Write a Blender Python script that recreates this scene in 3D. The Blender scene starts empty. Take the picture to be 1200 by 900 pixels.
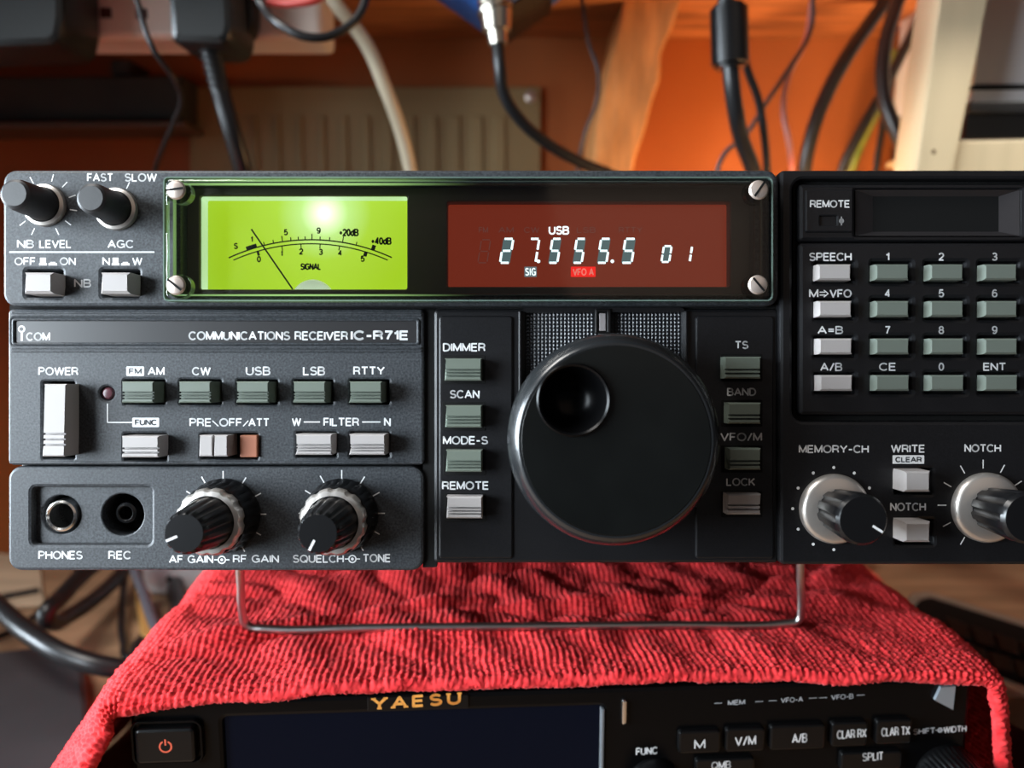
import bpy, bmesh, math, random
import numpy as np
from mathutils import Vector, Matrix

random.seed(7)
np.random.seed(7)
SC = bpy.context.scene
COL = SC.collection

# ------------------------------------------------------------------ camera
F = 915.0                        # focal length in pixels of the 1200x900 frame
PITCH = math.radians(7.5)        # looking slightly down, square on to the tilted receiver
CAM = Vector((0, 0, 0.225))      # desk top is z = 0
AX = Vector((0, math.cos(PITCH), -math.sin(PITCH)))
UP = Vector((0, math.sin(PITCH), math.cos(PITCH)))
RT = Vector((1, 0, 0))
D0 = 0.215                       # camera to the receiver's front plane

cam_d = bpy.data.cameras.new('camera')
cam_d.sensor_width = 36.0
cam_d.lens = 36.0 * F / 1200.0
cam_d.clip_start = 0.01
cam_d.clip_end = 20
cam_d.dof.use_dof = True
cam_d.dof.focus_distance = 0.213
cam_d.dof.aperture_fstop = 9.0
cam = bpy.data.objects.new('camera', cam_d)
COL.objects.link(cam)
cam.location = CAM
cam.rotation_euler = (math.pi / 2 - PITCH, 0, 0)
SC.camera = cam


def ray(px, py):
    return AX + RT * ((px - 600) / F) + UP * ((450 - py) / F)


def P(px, py, y):
    """world point seen at a picture position, standing at world depth y"""
    d = ray(px, py)
    return CAM + d * (y / d.y)


def PZ(px, py, z):
    """world point seen at a picture position, lying at height z"""
    d = ray(px, py)
    return CAM + d * ((z - CAM.z) / d.z)


# ------------------------------------------------------------------ materials
def new_mat(name):
    m = bpy.data.materials.new(name)
    m.use_nodes = True
    nt = m.node_tree
    return m, nt, nt.nodes['Principled BSDF']


def mat(name, col, rough=0.5, metal=0.0, spec=0.5, var=0.0, vscale=200.0, bump=0.0, bscale=800.0, bdist=0.0002,
        coat=0.0, sheen=0.0, stretch=None, emit=None, estr=0.0, alt=None):
    m, nt, b = new_mat(name)
    b.inputs['Base Color'].default_value = (*col, 1)
    b.inputs['Roughness'].default_value = rough
    b.inputs['Metallic'].default_value = metal
    b.inputs['Specular IOR Level'].default_value = spec
    b.inputs['Coat Weight'].default_value = coat
    b.inputs['Sheen Weight'].default_value = sheen
    if emit:
        b.inputs['Emission Color'].default_value = (*emit, 1)
        b.inputs['Emission Strength'].default_value = estr
    tc = nt.nodes.new('ShaderNodeTexCoord')
    vec = tc.outputs['Object']
    if stretch:
        mp = nt.nodes.new('ShaderNodeMapping')
        mp.inputs['Scale'].default_value = stretch
        nt.links.new(vec, mp.inputs['Vector'])
        vec = mp.outputs['Vector']
    if var > 0:
        n = nt.nodes.new('ShaderNodeTexNoise')
        n.inputs['Scale'].default_value = vscale
        n.inputs['Detail'].default_value = 6
        nt.links.new(vec, n.inputs['Vector'])
        r = nt.nodes.new('ShaderNodeValToRGB')
        r.color_ramp.elements[0].position = 0.3
        r.color_ramp.elements[1].position = 0.7
        c0 = alt[0] if alt else tuple(c * (1 - var) for c in col)
        c1 = alt[1] if alt else tuple(min(1, c * (1 + var)) for c in col)
        r.color_ramp.elements[0].color = (*c0, 1)
        r.color_ramp.elements[1].color = (*c1, 1)
        nt.links.new(n.outputs['Fac'], r.inputs['Fac'])
        nt.links.new(r.outputs['Color'], b.inputs['Base Color'])
    if bump > 0:
        n2 = nt.nodes.new('ShaderNodeTexNoise')
        n2.inputs['Scale'].default_value = bscale
        n2.inputs['Detail'].default_value = 3
        nt.links.new(vec, n2.inputs['Vector'])
        bp = nt.nodes.new('ShaderNodeBump')
        bp.inputs['Strength'].default_value = bump
        bp.inputs['Distance'].default_value = bdist
        nt.links.new(n2.outputs['Fac'], bp.inputs['Height'])
        nt.links.new(bp.outputs['Normal'], b.inputs['Normal'])
    return m


def emis(name, col, s):
    m, nt, b = new_mat(name)
    b.inputs['Base Color'].default_value = (*[c * .3 for c in col], 1)
    b.inputs['Emission Color'].default_value = (*col, 1)
    b.inputs['Emission Strength'].default_value = s
    return m


M = {}
M['panel'] = mat('panel_textured_paint', (.028, .030, .033), .50, spec=.38, var=.6, vscale=1700, bump=.35, bscale=1900, bdist=.0001,
                 alt=((.008, .010, .012), (.050, .055, .062)))
M['panel_dark'] = mat('panel_dark_plastic', (.0070, .0070, .0080), .40, spec=.33, var=.3, vscale=2500, bump=.3, bscale=2400, bdist=.00008)
M['strip'] = mat('nameplate_smooth', (.022, .021, .022), .35, spec=.45)
M['black'] = mat('black_plastic', (.0045, .0045, .005), .30, spec=.38)
M['matte'] = mat('matte_black', (.004, .004, .004), .8, spec=.2)
M['rubber'] = mat('black_rubber', (.010, .010, .011), .45, spec=.5, bump=.2, bscale=1500, bdist=.0001)
M['dial'] = mat('dial_plastic', (.0035, .0040, .0038), .27, spec=.4, bump=.10, bscale=300, bdist=.0001, var=.25, vscale=60)
M['rim'] = mat('polished_rim', (.010, .011, .012), .24, spec=.75, bump=.25, bscale=500, bdist=.00012)
M['white'] = mat('silk_screen_white', (.66, .66, .66), .6)
M['keywhite'] = mat('key_warm_white', (.33, .308, .30), .42, spec=.35)
M['keygreen'] = mat('key_grey_green', (.110, .132, .108), .45, spec=.4)
M['keygreen2'] = mat('key_pale_green', (.115, .135, .115), .42, spec=.45)
M['orange_key'] = mat('slot_orange', (.30, .105, .055), .6)
M['silver'] = mat('brushed_silver', (.60, .56, .52), .34, metal=.8)
M['chrome'] = mat('bright_steel', (.75, .74, .72), .22, metal=1.0)
M['screw'] = mat('screw_steel', (.60, .50, .44), .35, metal=.7)
M['bezel'] = mat('window_bezel', (.105, .086, .070), .5, spec=.4)
M['reveal'] = mat('window_reveal', (.13, .105, .10), .45)
M['blackink'] = mat('meter_ink', (.006, .012, .003), .7)
M['pivot'] = mat('pivot_cover_painted_glow', (.85, .88, .80), .4, emit=(.7, .8, .6), estr=.35)  # emission paints in the bulb light falling on the cover
M['led'] = mat('led_lens_off', (.10, .035, .045), .25)
M['irwindow'] = mat('infrared_window', (.014, .004, .004), .15)
M['seg'] = emis('lit_segment', (.80, .96, 1.0), 1.7)
M['segdim'] = emis('digit_glow_cell', (.10, .155, .165), .9)  # dim emission paints the teal glow behind the lit digits
M['segred'] = emis('lit_red_flag', (1.0, .015, .012), 1.0)
M['ghost'] = emis('unlit_segment', (.17, .055, .045), .7)
M['redtext'] = emis('flag_text', (1.0, .25, .20), .8)
M['redglass'] = mat('display_red_filter', (.05, .008, .005), .25, spec=.4, emit=(.165, .020, .008), estr=1.0, var=.5, vscale=30,
                    alt=((.03, .006, .006), (.07, .010, .004)))
M['towel'] = mat('red_terry', (.72, .030, .034), .9, spec=.12, var=.3, vscale=350, sheen=.08,
                 alt=((.62, .022, .026), (.84, .052, .055)))
M['yblack'] = mat('transceiver_gloss', (.0018, .0018, .002), .28, spec=.13)
M['yscreen'] = mat('transceiver_screen', (.001, .0015, .004), .25, spec=.06, emit=(.05, .08, .18), estr=.03)
M['ykey'] = mat('transceiver_key', (.0028, .0028, .003), .3, spec=.28)
M['gold'] = mat('gold_lettering', (.78, .36, .08), .35, metal=.3, emit=(.8, .36, .07), estr=.12)
M['powred'] = emis('power_symbol', (.75, .12, .06), .65)
M['wall'] = mat('orange_wall', (.36, .095, .016), .6, var=.3, vscale=5, bump=.1, bscale=60, bdist=.001,
                alt=((.29, .072, .012), (.40, .108, .019)))
M['shelf'] = mat('shelf_wood', (.34, .115, .035), .6, var=.5, vscale=14, stretch=(1, 8, 8), bump=.2, bscale=40, bdist=.001)
M['bracket'] = mat('rough_timber', (.66, .27, .08), .7, var=.4, vscale=18, stretch=(4, 4, 1), bump=.5, bscale=60, bdist=.002)
M['pine'] = mat('pale_pine', (.47, .38, .24), .55, var=.10, vscale=10, stretch=(6, 6, .7), bump=.05, bscale=50, bdist=.001)
M['desk'] = mat('desk_wood', (.36, .215, .125), .5, var=.35, vscale=9, stretch=(1, 7, 1), bump=.1, bscale=30, bdist=.001)
M['cable'] = mat('black_cable', (.012, .012, .013), .33, spec=.5)
M['cablew'] = mat('cream_cable', (.70, .60, .43), .45)
M['wire_grey'] = mat('grey_wire', (.055, .045, .05), .4)
M['wire_red'] = mat('red_wire', (.52, .055, .045), .4)
M['wire_pink'] = mat('red_white_wire', (.60, .13, .10), .4, var=.5, vscale=25, alt=((.55, .05, .04), (.60, .36, .31)))
M['wire_green'] = mat('green_yellow_wire', (.15, .18, .03), .5, var=.5, vscale=60, alt=((.06, .12, .02), (.28, .26, .04)))
M['socket'] = mat('socket_white_plastic', (.86, .72, .62), .4)
M['slot'] = mat('socket_slot', (.05, .012, .008), .7)
M['plug'] = mat('plug_black', (.014, .017, .018), .38)
M['beige'] = mat('beige_plastic', (.27, .185, .085), .5, spec=.3)
M['darkrail'] = mat('dark_rail', (.020, .017, .012), .6, var=.4, vscale=30)
M['blue'] = mat('blue_box_paint', (.03, .14, .50), .4)
M['nickel'] = mat('nickel', (.62, .56, .47), .28, metal=1.0)
M['devwhite'] = mat('white_panel', (.60, .61, .63), .45)
M['laptop'] = mat('slate_grey_metal', (.040, .040, .043), .45, var=.15, vscale=20)
M['silverframe'] = mat('grey_frame', (.34, .31, .27), .4, metal=.3)
M['rkeys'] = mat('dark_keys', (.006, .006, .007), .5, spec=.25)


def acrylic():
    m, nt, b = new_mat('clear_acrylic')
    out = nt.nodes['Material Output']
    tr = nt.nodes.new('ShaderNodeBsdfTransparent')
    tr.inputs['Color'].default_value = (.955, .975, .965, 1)
    gl = nt.nodes.new('ShaderNodeBsdfGlossy')
    gl.inputs['Roughness'].default_value = .06
    fr = nt.nodes.new('ShaderNodeFresnel')
    fr.inputs['IOR'].default_value = 1.42
    mx = nt.nodes.new('ShaderNodeMixShader')
    nt.links.new(fr.outputs[0], mx.inputs[0])
    nt.links.new(tr.outputs[0], mx.inputs[1])
    nt.links.new(gl.outputs[0], mx.inputs[2])
    nt.links.new(mx.outputs[0], out.inputs['Surface'])
    return m


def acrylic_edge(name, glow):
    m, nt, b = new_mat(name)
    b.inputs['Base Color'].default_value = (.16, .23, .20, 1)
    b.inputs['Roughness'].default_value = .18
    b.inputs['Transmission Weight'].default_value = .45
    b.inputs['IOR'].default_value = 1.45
    # emission painted on the edge imitates meter light, fading along the sheet
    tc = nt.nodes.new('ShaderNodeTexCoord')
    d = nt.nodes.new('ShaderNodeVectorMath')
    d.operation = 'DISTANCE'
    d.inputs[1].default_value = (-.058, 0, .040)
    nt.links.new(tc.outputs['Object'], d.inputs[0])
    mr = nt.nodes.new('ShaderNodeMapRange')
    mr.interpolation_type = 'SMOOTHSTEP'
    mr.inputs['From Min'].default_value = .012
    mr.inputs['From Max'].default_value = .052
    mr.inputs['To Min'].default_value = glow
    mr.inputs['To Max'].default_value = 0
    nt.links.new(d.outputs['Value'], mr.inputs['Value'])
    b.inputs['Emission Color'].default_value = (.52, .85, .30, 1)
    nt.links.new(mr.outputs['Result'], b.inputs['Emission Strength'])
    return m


M['acrylic'] = acrylic()
M['acredge'] = acrylic_edge('acrylic_edge_painted_glow', .10)
M['acrstep'] = acrylic_edge('acrylic_step_painted_glow', .62)


def meter_face_mat(cx, cz, depth):
    """back-lit translucent dial: brightest at its bulb, falling off around it"""
    m, nt, b = new_mat('backlit_meter_face')
    tc = nt.nodes.new('ShaderNodeTexCoord')
    d = nt.nodes.new('ShaderNodeVectorMath')
    d.operation = 'DISTANCE'
    d.inputs[1].default_value = (cx, depth, cz)
    nt.links.new(tc.outputs['Object'], d.inputs[0])
    mr = nt.nodes.new('ShaderNodeMapRange')
    mr.inputs['From Min'].default_value = 0
    mr.inputs['From Max'].default_value = .045
    nt.links.new(d.outputs['Value'], mr.inputs['Value'])
    r = nt.nodes.new('ShaderNodeValToRGB')
    els = r.color_ramp.elements
    els[0].position = 0
    els[0].color = (2.0, 2.0, 1.6, 1)
    els[1].position = 1
    els[1].color = (.33, .54, .012, 1)
    for p, c in ((.06, (1.2, 1.4, .9)), (.15, (.66, 1.0, .30)), (.30, (.50, .78, .05)), (.6, (.42, .66, .014))):
        e = els.new(p)
        e.color = (*c, 1)
    nt.links.new(mr.outputs['Result'], r.inputs['Fac'])
    b.inputs['Base Color'].default_value = (.10, .16, .01, 1)
    nt.links.new(r.outputs['Color'], b.inputs['Emission Color'])
    b.inputs['Emission Strength'].default_value = .95
    return m


def mesh_grid_mat():
    """fine square grille behind the tuning dial"""
    m, nt, b = new_mat('fine_grille')
    tc = nt.nodes.new('ShaderNodeTexCoord')
    sep = nt.nodes.new('ShaderNodeSeparateXYZ')
    nt.links.new(tc.outputs['Object'], sep.inputs[0])
    outs = []
    for ax in ('X', 'Z'):
        mul = nt.nodes.new('ShaderNodeMath')
        mul.operation = 'MULTIPLY'
        mul.inputs[1].default_value = 2 * math.pi / .00105
        nt.links.new(sep.outputs[ax], mul.inputs[0])
        sn = nt.nodes.new('ShaderNodeMath')
        sn.operation = 'SINE'
        nt.links.new(mul.outputs[0], sn.inputs[0])
        outs.append(sn)
    mn = nt.nodes.new('ShaderNodeMath')
    mn.operation = 'MINIMUM'
    nt.links.new(outs[0].outputs[0], mn.inputs[0])
    nt.links.new(outs[1].outputs[0], mn.inputs[1])
    r = nt.nodes.new('ShaderNodeValToRGB')
    r.color_ramp.elements[0].position = .0
    r.color_ramp.elements[0].color = (.006, .006, .008, 1)
    r.color_ramp.elements[1].position = .35
    r.color_ramp.elements[1].color = (.030, .035, .043, 1)
    nt.links.new(mn.outputs[0], r.inputs['Fac'])
    nt.links.new(r.outputs['Color'], b.inputs['Base Color'])
    bp = nt.nodes.new('ShaderNodeBump')
    bp.inputs['Strength'].default_value = .6
    bp.inputs['Distance'].default_value = .0003
    nt.links.new(mn.outputs[0], bp.inputs['Height'])
    nt.links.new(bp.outputs['Normal'], b.inputs['Normal'])
    b.inputs['Roughness'].default_value = .4
    return m


M['grille'] = mesh_grid_mat()


# ------------------------------------------------------------------ helpers
def link(name, me, m=None, parent=None, sharp=0.6):
    o = bpy.data.objects.new(name, me)
    COL.objects.link(o)
    if parent is not None:
        o.parent = parent
    if m is not None:
        me.materials.append(m)
    for p in me.polygons:
        p.use_smooth = True
    me.set_sharp_from_angle(angle=sharp)
    for p in me.polygons:
        if max(abs(p.normal.x), abs(p.normal.y), abs(p.normal.z)) > .9995:
            p.use_smooth = False
    return o


def fin(name, bm, m=None, parent=None, sharp=0.6, recalc=True):
    if recalc:
        bmesh.ops.recalc_face_normals(bm, faces=bm.faces)
    me = bpy.data.meshes.new(name)
    bm.to_mesh(me)
    bm.free()
    return link(name, me, m, parent, sharp)


def empty(name, loc=(0, 0, 0)):
    o = bpy.data.objects.new(name, None)
    o.empty_display_size = .02
    COL.objects.link(o)
    o.location = loc
    return o


def tag(o, label, cat, group=None, kind=None):
    o['label'] = label
    if cat:
        o['category'] = cat
    if group:
        o['group'] = group
    if kind:
        o['kind'] = kind
    return o


def loop2(shape, ins, n=6):
    """closed 2D outline of a rounded rectangle, circle or polygon, moved inwards by ins"""
    if shape[0] == 'c':
        _, x, z, r = shape
        k = 56
        return [(x + (r - ins) * math.cos(2 * math.pi * i / k), z + (r - ins) * math.sin(2 * math.pi * i / k)) for i in range(k)]
    _, x0, z0, x1, z1, r = shape
    x0 += ins; z0 += ins; x1 -= ins; z1 -= ins
    r = max(r - ins, 1e-5)
    pts = []
    for cx, cz, a0 in ((x1 - r, z1 - r, 0), (x0 + r, z1 - r, 90), (x0 + r, z0 + r, 180), (x1 - r, z0 + r, 270)):
        for i in range(n + 1):
            a = math.radians(a0 + 90 * i / n)
            pts.append((cx + r * math.cos(a), cz + r * math.sin(a)))
    return pts


def plate_bm(outer, holes, yf, yb, bev, bm=None):
    bm = bm or bmesh.new()
    fe, be = [], []
    for shape, sg in [(outer, 1)] + [(h, -1) for h in holes]:
        rings = []
        for ins, y in ((bev, yf), (bev * .3, yf + bev * .3), (0, yf + bev), (0, yb)):
            rings.append([bm.verts.new((x, y, z)) for x, z in loop2(shape, sg * ins)])
        for a, b in zip(rings, rings[1:]):
            for i in range(len(a)):
                j = (i + 1) % len(a)
                bm.faces.new((a[i], a[j], b[j], b[i]))
        for r, st in ((rings[0], fe), (rings[-1], be)):
            for i in range(len(r)):
                st.append(bm.edges.get((r[i], r[(i + 1) % len(r)])))
    bmesh.ops.triangle_fill(bm, use_beauty=True, edges=fe)
    bmesh.ops.triangle_fill(bm, use_beauty=True, edges=be)
    return bm


def lathe_bm(profile, cx, cz, y0, seg=64, flute=None, bm=None):
    """turned shape along -y; profile = [(radius, height towards the viewer)]; flute = (count, depth, first, last)"""
    bm = bm or bmesh.new()
    rings = []
    for k, (r, d) in enumerate(profile):
        if r < 1e-7:
            rings.append([bm.verts.new((cx, y0 - d, cz))])
            continue
        ring = []
        for i in range(seg):
            a = 2 * math.pi * i / seg
            rr = r
            if flute and flute[2] <= k <= flute[3]:
                rr -= flute[1] * (max(0.0, math.cos(a * flute[0])) ** .7)
            ring.append(bm.verts.new((cx + rr * math.cos(a), y0 - d, cz + rr * math.sin(a))))
        rings.append(ring)
    for a, b in zip(rings, rings[1:]):
        if len(a) == 1 and len(b) == 1:
            continue
        for i in range(seg):
            j = (i + 1) % seg
            if len(a) == 1:
                bm.faces.new((a[0], b[j], b[i]))
            elif len(b) == 1:
                bm.faces.new((a[i], a[j], b[0]))
            else:
                bm.faces.new((a[i], a[j], b[j], b[i]))
    return bm


def box_bm(x0, y0, z0, x1, y1, z1, bm=None, bev=0.0):
    bm = bm or bmesh.new()
    v = [bm.verts.new(p) for p in ((x0, y0, z0), (x1, y0, z0), (x1, y1, z0), (x0, y1, z0),
                                   (x0, y0, z1), (x1, y0, z1), (x1, y1, z1), (x0, y1, z1))]
    fs = [bm.faces.new([v[i] for i in f]) for f in ((0, 1, 2, 3), (4, 5, 6, 7), (0, 1, 5, 4), (1, 2, 6, 5), (2, 3, 7, 6), (3, 0, 4, 7))]
    if bev:
        es = {e for f in fs for e in f.edges}
        bmesh.ops.bevel(bm, geom=list(es), offset=bev, segments=3, profile=.5, affect='EDGES')
    return bm


def seg_bm(bm, a, b, w, y):
    """thin printed line between two points of a front plane"""
    a = Vector((a[0], 0, a[1])); b = Vector((b[0], 0, b[1]))
    t = (b - a).normalized()
    n = Vector((-t.z, 0, t.x)) * (w / 2)
    vs = [bm.verts.new((p.x, y, p.z)) for p in (a + n, b + n, b - n, a - n)]
    bm.faces.new(vs)


def ring_bm(bm, cx, cz, r0, r1, y, seg=24, a0=0, a1=360):
    prev = None
    for i in range(seg + 1):
        a = math.radians(a0 + (a1 - a0) * i / seg)
        cur = (bm.verts.new((cx + r0 * math.cos(a), y, cz + r0 * math.sin(a))), bm.verts.new((cx + r1 * math.cos(a), y, cz + r1 * math.sin(a))))
        if prev:
            bm.faces.new((prev[0], cur[0], cur[1], prev[1]))
        prev = cur


def disc_bm(bm, cx, cz, r, y, seg=20):
    bm.faces.new([bm.verts.new((cx + r * math.cos(2 * math.pi * i / seg), y, cz + r * math.sin(2 * math.pi * i / seg))) for i in range(seg)])


def cable(name, pts, r, m, parent=None, res=10):
    """smooth round cable through world points"""
    cu = bpy.data.curves.new(name, 'CURVE')
    cu.dimensions = '3D'
    cu.bevel_depth = r
    cu.bevel_resolution = 4
    cu.use_fill_caps = True
    sp = cu.splines.new('BEZIER')
    sp.bezier_points.add(len(pts) - 1)
    for i, p in enumerate(pts):
        bp = sp.bezier_points[i]
        bp.co = p
        bp.handle_left_type = bp.handle_right_type = 'AUTO'
    sp.resolution_u = res
    tmp = bpy.data.objects.new('tmp', cu)
    COL.objects.link(tmp)
    dg = bpy.context.evaluated_depsgraph_get()
    me = bpy.data.meshes.new_from_object(tmp.evaluated_get(dg))
    bpy.data.objects.remove(tmp)
    bpy.data.curves.remove(cu)
    return link(name, me, m, parent, 1.2)


def _arc(cx, cy, rx, ry, a0, a1, n=12):
    return [(cx + rx * math.cos(math.radians(a0 + (a1 - a0) * i / n)), cy + ry * math.sin(math.radians(a0 + (a1 - a0) * i / n))) for i in range(n + 1)]


# plain sans lettering drawn as pen strokes in a box one unit high: (width, strokes)
GLYPH = {
    'A': (.84, [[(0, 0), (.42, 1), (.84, 0)], [(.15, .33), (.69, .33)]]),
    'B': (.68, [[(0, .53), (0, 1), (.38, 1)] + _arc(.38, .765, .26, .235, 90, -90) + [(0, .53)], [(0, .53), (.40, .53)] + _arc(.40, .265, .28, .265, 90, -90) + [(0, 0), (0, .53)]]),
    'C': (.80, [_arc(.43, .5, .43, .5, 42, 318, 20)]),
    'D': (.74, [[(0, 0), (0, 1), (.30, 1)] + _arc(.30, .5, .44, .5, 90, -90) + [(0, 0)]]),
    'E': (.62, [[(.62, 1), (0, 1), (0, 0), (.62, 0)], [(0, .52), (.57, .52)]]),
    'F': (.58, [[(.58, 1), (0, 1), (0, 0)], [(0, .50), (.52, .50)]]),
    'G': (.84, [_arc(.43, .5, .43, .5, 42, 335, 20) + [(.83, .46), (.46, .46)], [(.83, .46), (.83, 0)]]),
    'H': (.72, [[(0, 0), (0, 1)], [(.72, 0), (.72, 1)], [(0, .52), (.72, .52)]]),
    'I': (.0, [[(0, 0), (0, 1)]]),
    'K': (.70, [[(0, 0), (0, 1)], [(.66, 1), (0, .36)], [(.24, .58), (.70, 0)]]),
    'L': (.56, [[(0, 1), (0, 0), (.56, 0)]]),
    'M': (.84, [[(0, 0), (0, 1), (.42, .06), (.84, 1), (.84, 0)]]),
    'N': (.72, [[(0, 0), (0, 1), (.72, 0), (.72, 1)]]),
    'O': (.90, [_arc(.45, .5, .45, .5, 0, 360, 28)]),
    'P': (.66, [[(0, 0), (0, 1), (.38, 1)] + _arc(.38, .735, .28, .265, 90, -90) + [(0, .47)]]),
    'Q': (.90, [_arc(.45, .5, .45, .5, 0, 360, 28), [(.55, .28), (.86, -.04)]]),
    'R': (.70, [[(0, 0), (0, 1), (.40, 1)] + _arc(.40, .74, .27, .26, 90, -90) + [(0, .48)], [(.40, .48), (.60, .36), (.68, 0)]]),
    'S': (.68, [_arc(.34, .755, .30, .245, 25, 270, 14) + _arc(.34, .255, .34, .255, 90, -155, 14)]),
    'T': (.72, [[(0, 1), (.72, 1)], [(.36, 1), (.36, 0)]]),
    'U': (.72, [[(0, 1), (0, .34)] + _arc(.36, .34, .36, .34, 180, 360) + [(.72, 1)]]),
    'V': (.80, [[(0, 1), (.40, 0), (.80, 1)]]),
    'W': (1.12, [[(0, 1), (.28, 0), (.56, 1), (.84, 0), (1.12, 1)]]),
    'X': (.76, [[(0, 0), (.76, 1)], [(0, 1), (.76, 0)]]),
    'Y': (.80, [[(0, 1), (.40, .46), (.80, 1)], [(.40, .46), (.40, 0)]]),
    'd': (.52, [[(.52, 0), (.52, 1)], _arc(.26, .34, .26, .34, 0, 360, 18)]),
    '0': (.58, [_arc(.29, .5, .29, .5, 0, 360, 24)]),
    '1': (.26, [[(0, .74), (.14, .80), (.26, 1), (.26, 0)]]),
    '2': (.58, [_arc(.29, .71, .29, .29, 165, -25, 12) + [(0, 0), (.58, 0)]]),
    '3': (.58, [_arc(.28, .755, .26, .245, 150, -90, 12) + _arc(.28, .255, .30, .255, 90, -155, 12)]),
    '4': (.62, [[(.46, 0), (.46, 1), (0, .28), (.62, .28)]]),
    '5': (.58, [[(.53, 1), (.10, 1), (.04, .50)] + _arc(.28, .33, .30, .33, 128, -150, 14)]),
    '6': (.58, [_arc(.29, .31, .29, .31, 0, 360, 20), [(.01, .34)] + _arc(.32, .5, .31, .5, 180, 50, 10)]),
    '7': (.58, [[(0, 1), (.58, 1), (.36, .55), (.20, 0)]]),
    '8': (.58, [_arc(.29, .76, .25, .24, 0, 360, 20), _arc(.29, .265, .29, .265, 0, 360, 20)]),
    '9': (.58, [_arc(.29, .69, .29, .31, 0, 360, 20), [(.57, .66)] + _arc(.26, .5, .31, .5, 0, -130, 10)]),
    '-': (.40, [[(0, .42), (.40, .42)]]),
    '/': (.44, [[(0, -.02), (.44, 1.02)]]),
    '=': (.58, [[(0, .62), (.58, .62)], [(0, .32), (.58, .32)]]),
    '+': (.54, [[(0, .44), (.54, .44)], [(.27, .17), (.27, .71)]]),
}


def stroke_mesh(face, s, x0, y0, x1, y1, d, sw, rot=0.0, serif=False, slant=0.0, gap=.24):
    """lettering filling a picture box; sw is the pen width as a share of the height"""
    adv, items = 0.0, []
    for ch in s:
        if ch == ' ':
            adv += .5
            continue
        w, st = GLYPH[ch]
        items.append((adv, st))
        adv += w + gap
    adv = max(adv - gap, 1e-3)
    h = y1 - y0
    hp = sw * h / 2
    X0, X1, Y0, Y1 = x0 + hp, x1 - hp, y0 + hp, y1 - hp
    if adv <= 1e-2:
        X0 = X1 = (x0 + x1) / 2

    def m(u, v):
        px = X0 + (X1 - X0) * u / adv + slant * h * (v - .5)
        py = Y1 + (Y0 - Y1) * v + rot * (px - (x0 + x1) / 2)
        return face.at(px, py, d)
    p0, p1 = face.at(x0, y0, d), face.at(x0, y1, d)
    wid = abs(p0[1] - p1[1]) * sw
    bm = bmesh.new()
    y = -d - .00005
    for off, sts in items:
        for st in sts:
            pts = [m(off + u, v) for u, v in st]
            for a, b in zip(pts, pts[1:]):
                seg_bm(bm, a, b, wid, y)
            for p in pts[1:-1]:
                disc_bm(bm, p[0], p[1], wid / 2, y, 8)
            if serif:
                for (u, v), (u2, v2) in ((st[0], st[1]), (st[-1], st[-2])):
                    if v in (0, 1) and abs(v - v2) > .3:
                        seg_bm(bm, m(off + u - .15, v), m(off + u + .15, v), wid * .7, y)
    return bm


class Face:
    """a plane y = -d of a device, addressed by where its marks show in the photograph"""

    def __init__(self, root_matrix):
        self.mw = root_matrix
        self.inv = root_matrix.inverted()

    def at(self, px, py, d):
        o = self.inv @ CAM
        v = self.inv.to_3x3() @ ray(px, py)
        t = (-d - o.y) / v.y
        p = o + v * t
        return p.x, p.z

    def rect(self, x0, y0, x1, y1, d, r=0.0):
        ax, az = self.at(x0, y1, d)
        bx, bz = self.at(x1, y0, d)
        return ('r', ax, az, bx, bz, r)


def text(face, parent, s, x0, y0, x1, y1, d, m=None, bold=.012, name='lettering', **k):
    return fin(name, stroke_mesh(face, s, x0, y0, x1, y1, d, .145 + bold * 2.4, **k), m or M['white'], parent, recalc=False)


# =================================================================== the receiver
radio = empty('radio_receiver')
radio.location = CAM + AX * D0
radio.rotation_euler = (-PITCH, 0, 0)
RM = Matrix.Translation(radio.location) @ Matrix.Rotation(-PITCH, 4, 'X')
tag(radio, 'black desktop radio receiver with glowing yellow-green meter and large tuning dial on a wire stand', 'radio')
FR = Face(RM)
MM = .001
DU = 2.2 * MM       # the upper and right panels stand this much proud
DK = 1.6 * MM       # keypad plane

# --- body behind the panel, and its two rear feet
x0, z0 = FR.at(16, 660, 0)
x1, z1 = FR.at(1215, 203, 0)
body = fin('case', box_bm(x0, .0126, z0, x1, .270, z1, bev=.002), M['panel_dark'], radio)
fin('front_shell', plate_bm(('r', x0, z0, x1, z1, .003), [('r', x0 + .002, z0 + .002, x1 - .002, z1 - .002, .002)], .0035, .014, .0004), M['panel_dark'], radio)
for sx in (-.11, .11):
    foot_h = .0145
    fin('foot', lathe_bm([(0, 0), (.008, 0), (.0085, .002), (.0085, foot_h), (0, foot_h)], 0, 0, 0, 24), M['rubber'], radio)
    ft = COL.objects['foot'] if sx < 0 else [o for o in radio.children if o.name.startswith('foot')][-1]
    ft.rotation_euler = (math.radians(90), 0, 0)
    ft.location = (sx, .245, z0)

# --- front panels
upper_holes = [FR.rect(212, 216, 884, 344, DU, .002)]
slot_nb = FR.rect(30, 316, 73, 348, DU, .0006)
slot_nw = FR.rect(119, 316, 163, 348, DU, .0006)
fin('upper_panel', plate_bm(FR.rect(3, 199, 913, 359, DU, .0035), upper_holes + [slot_nb, slot_nw], -DU, .004, .0009), M['panel'], radio)

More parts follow.
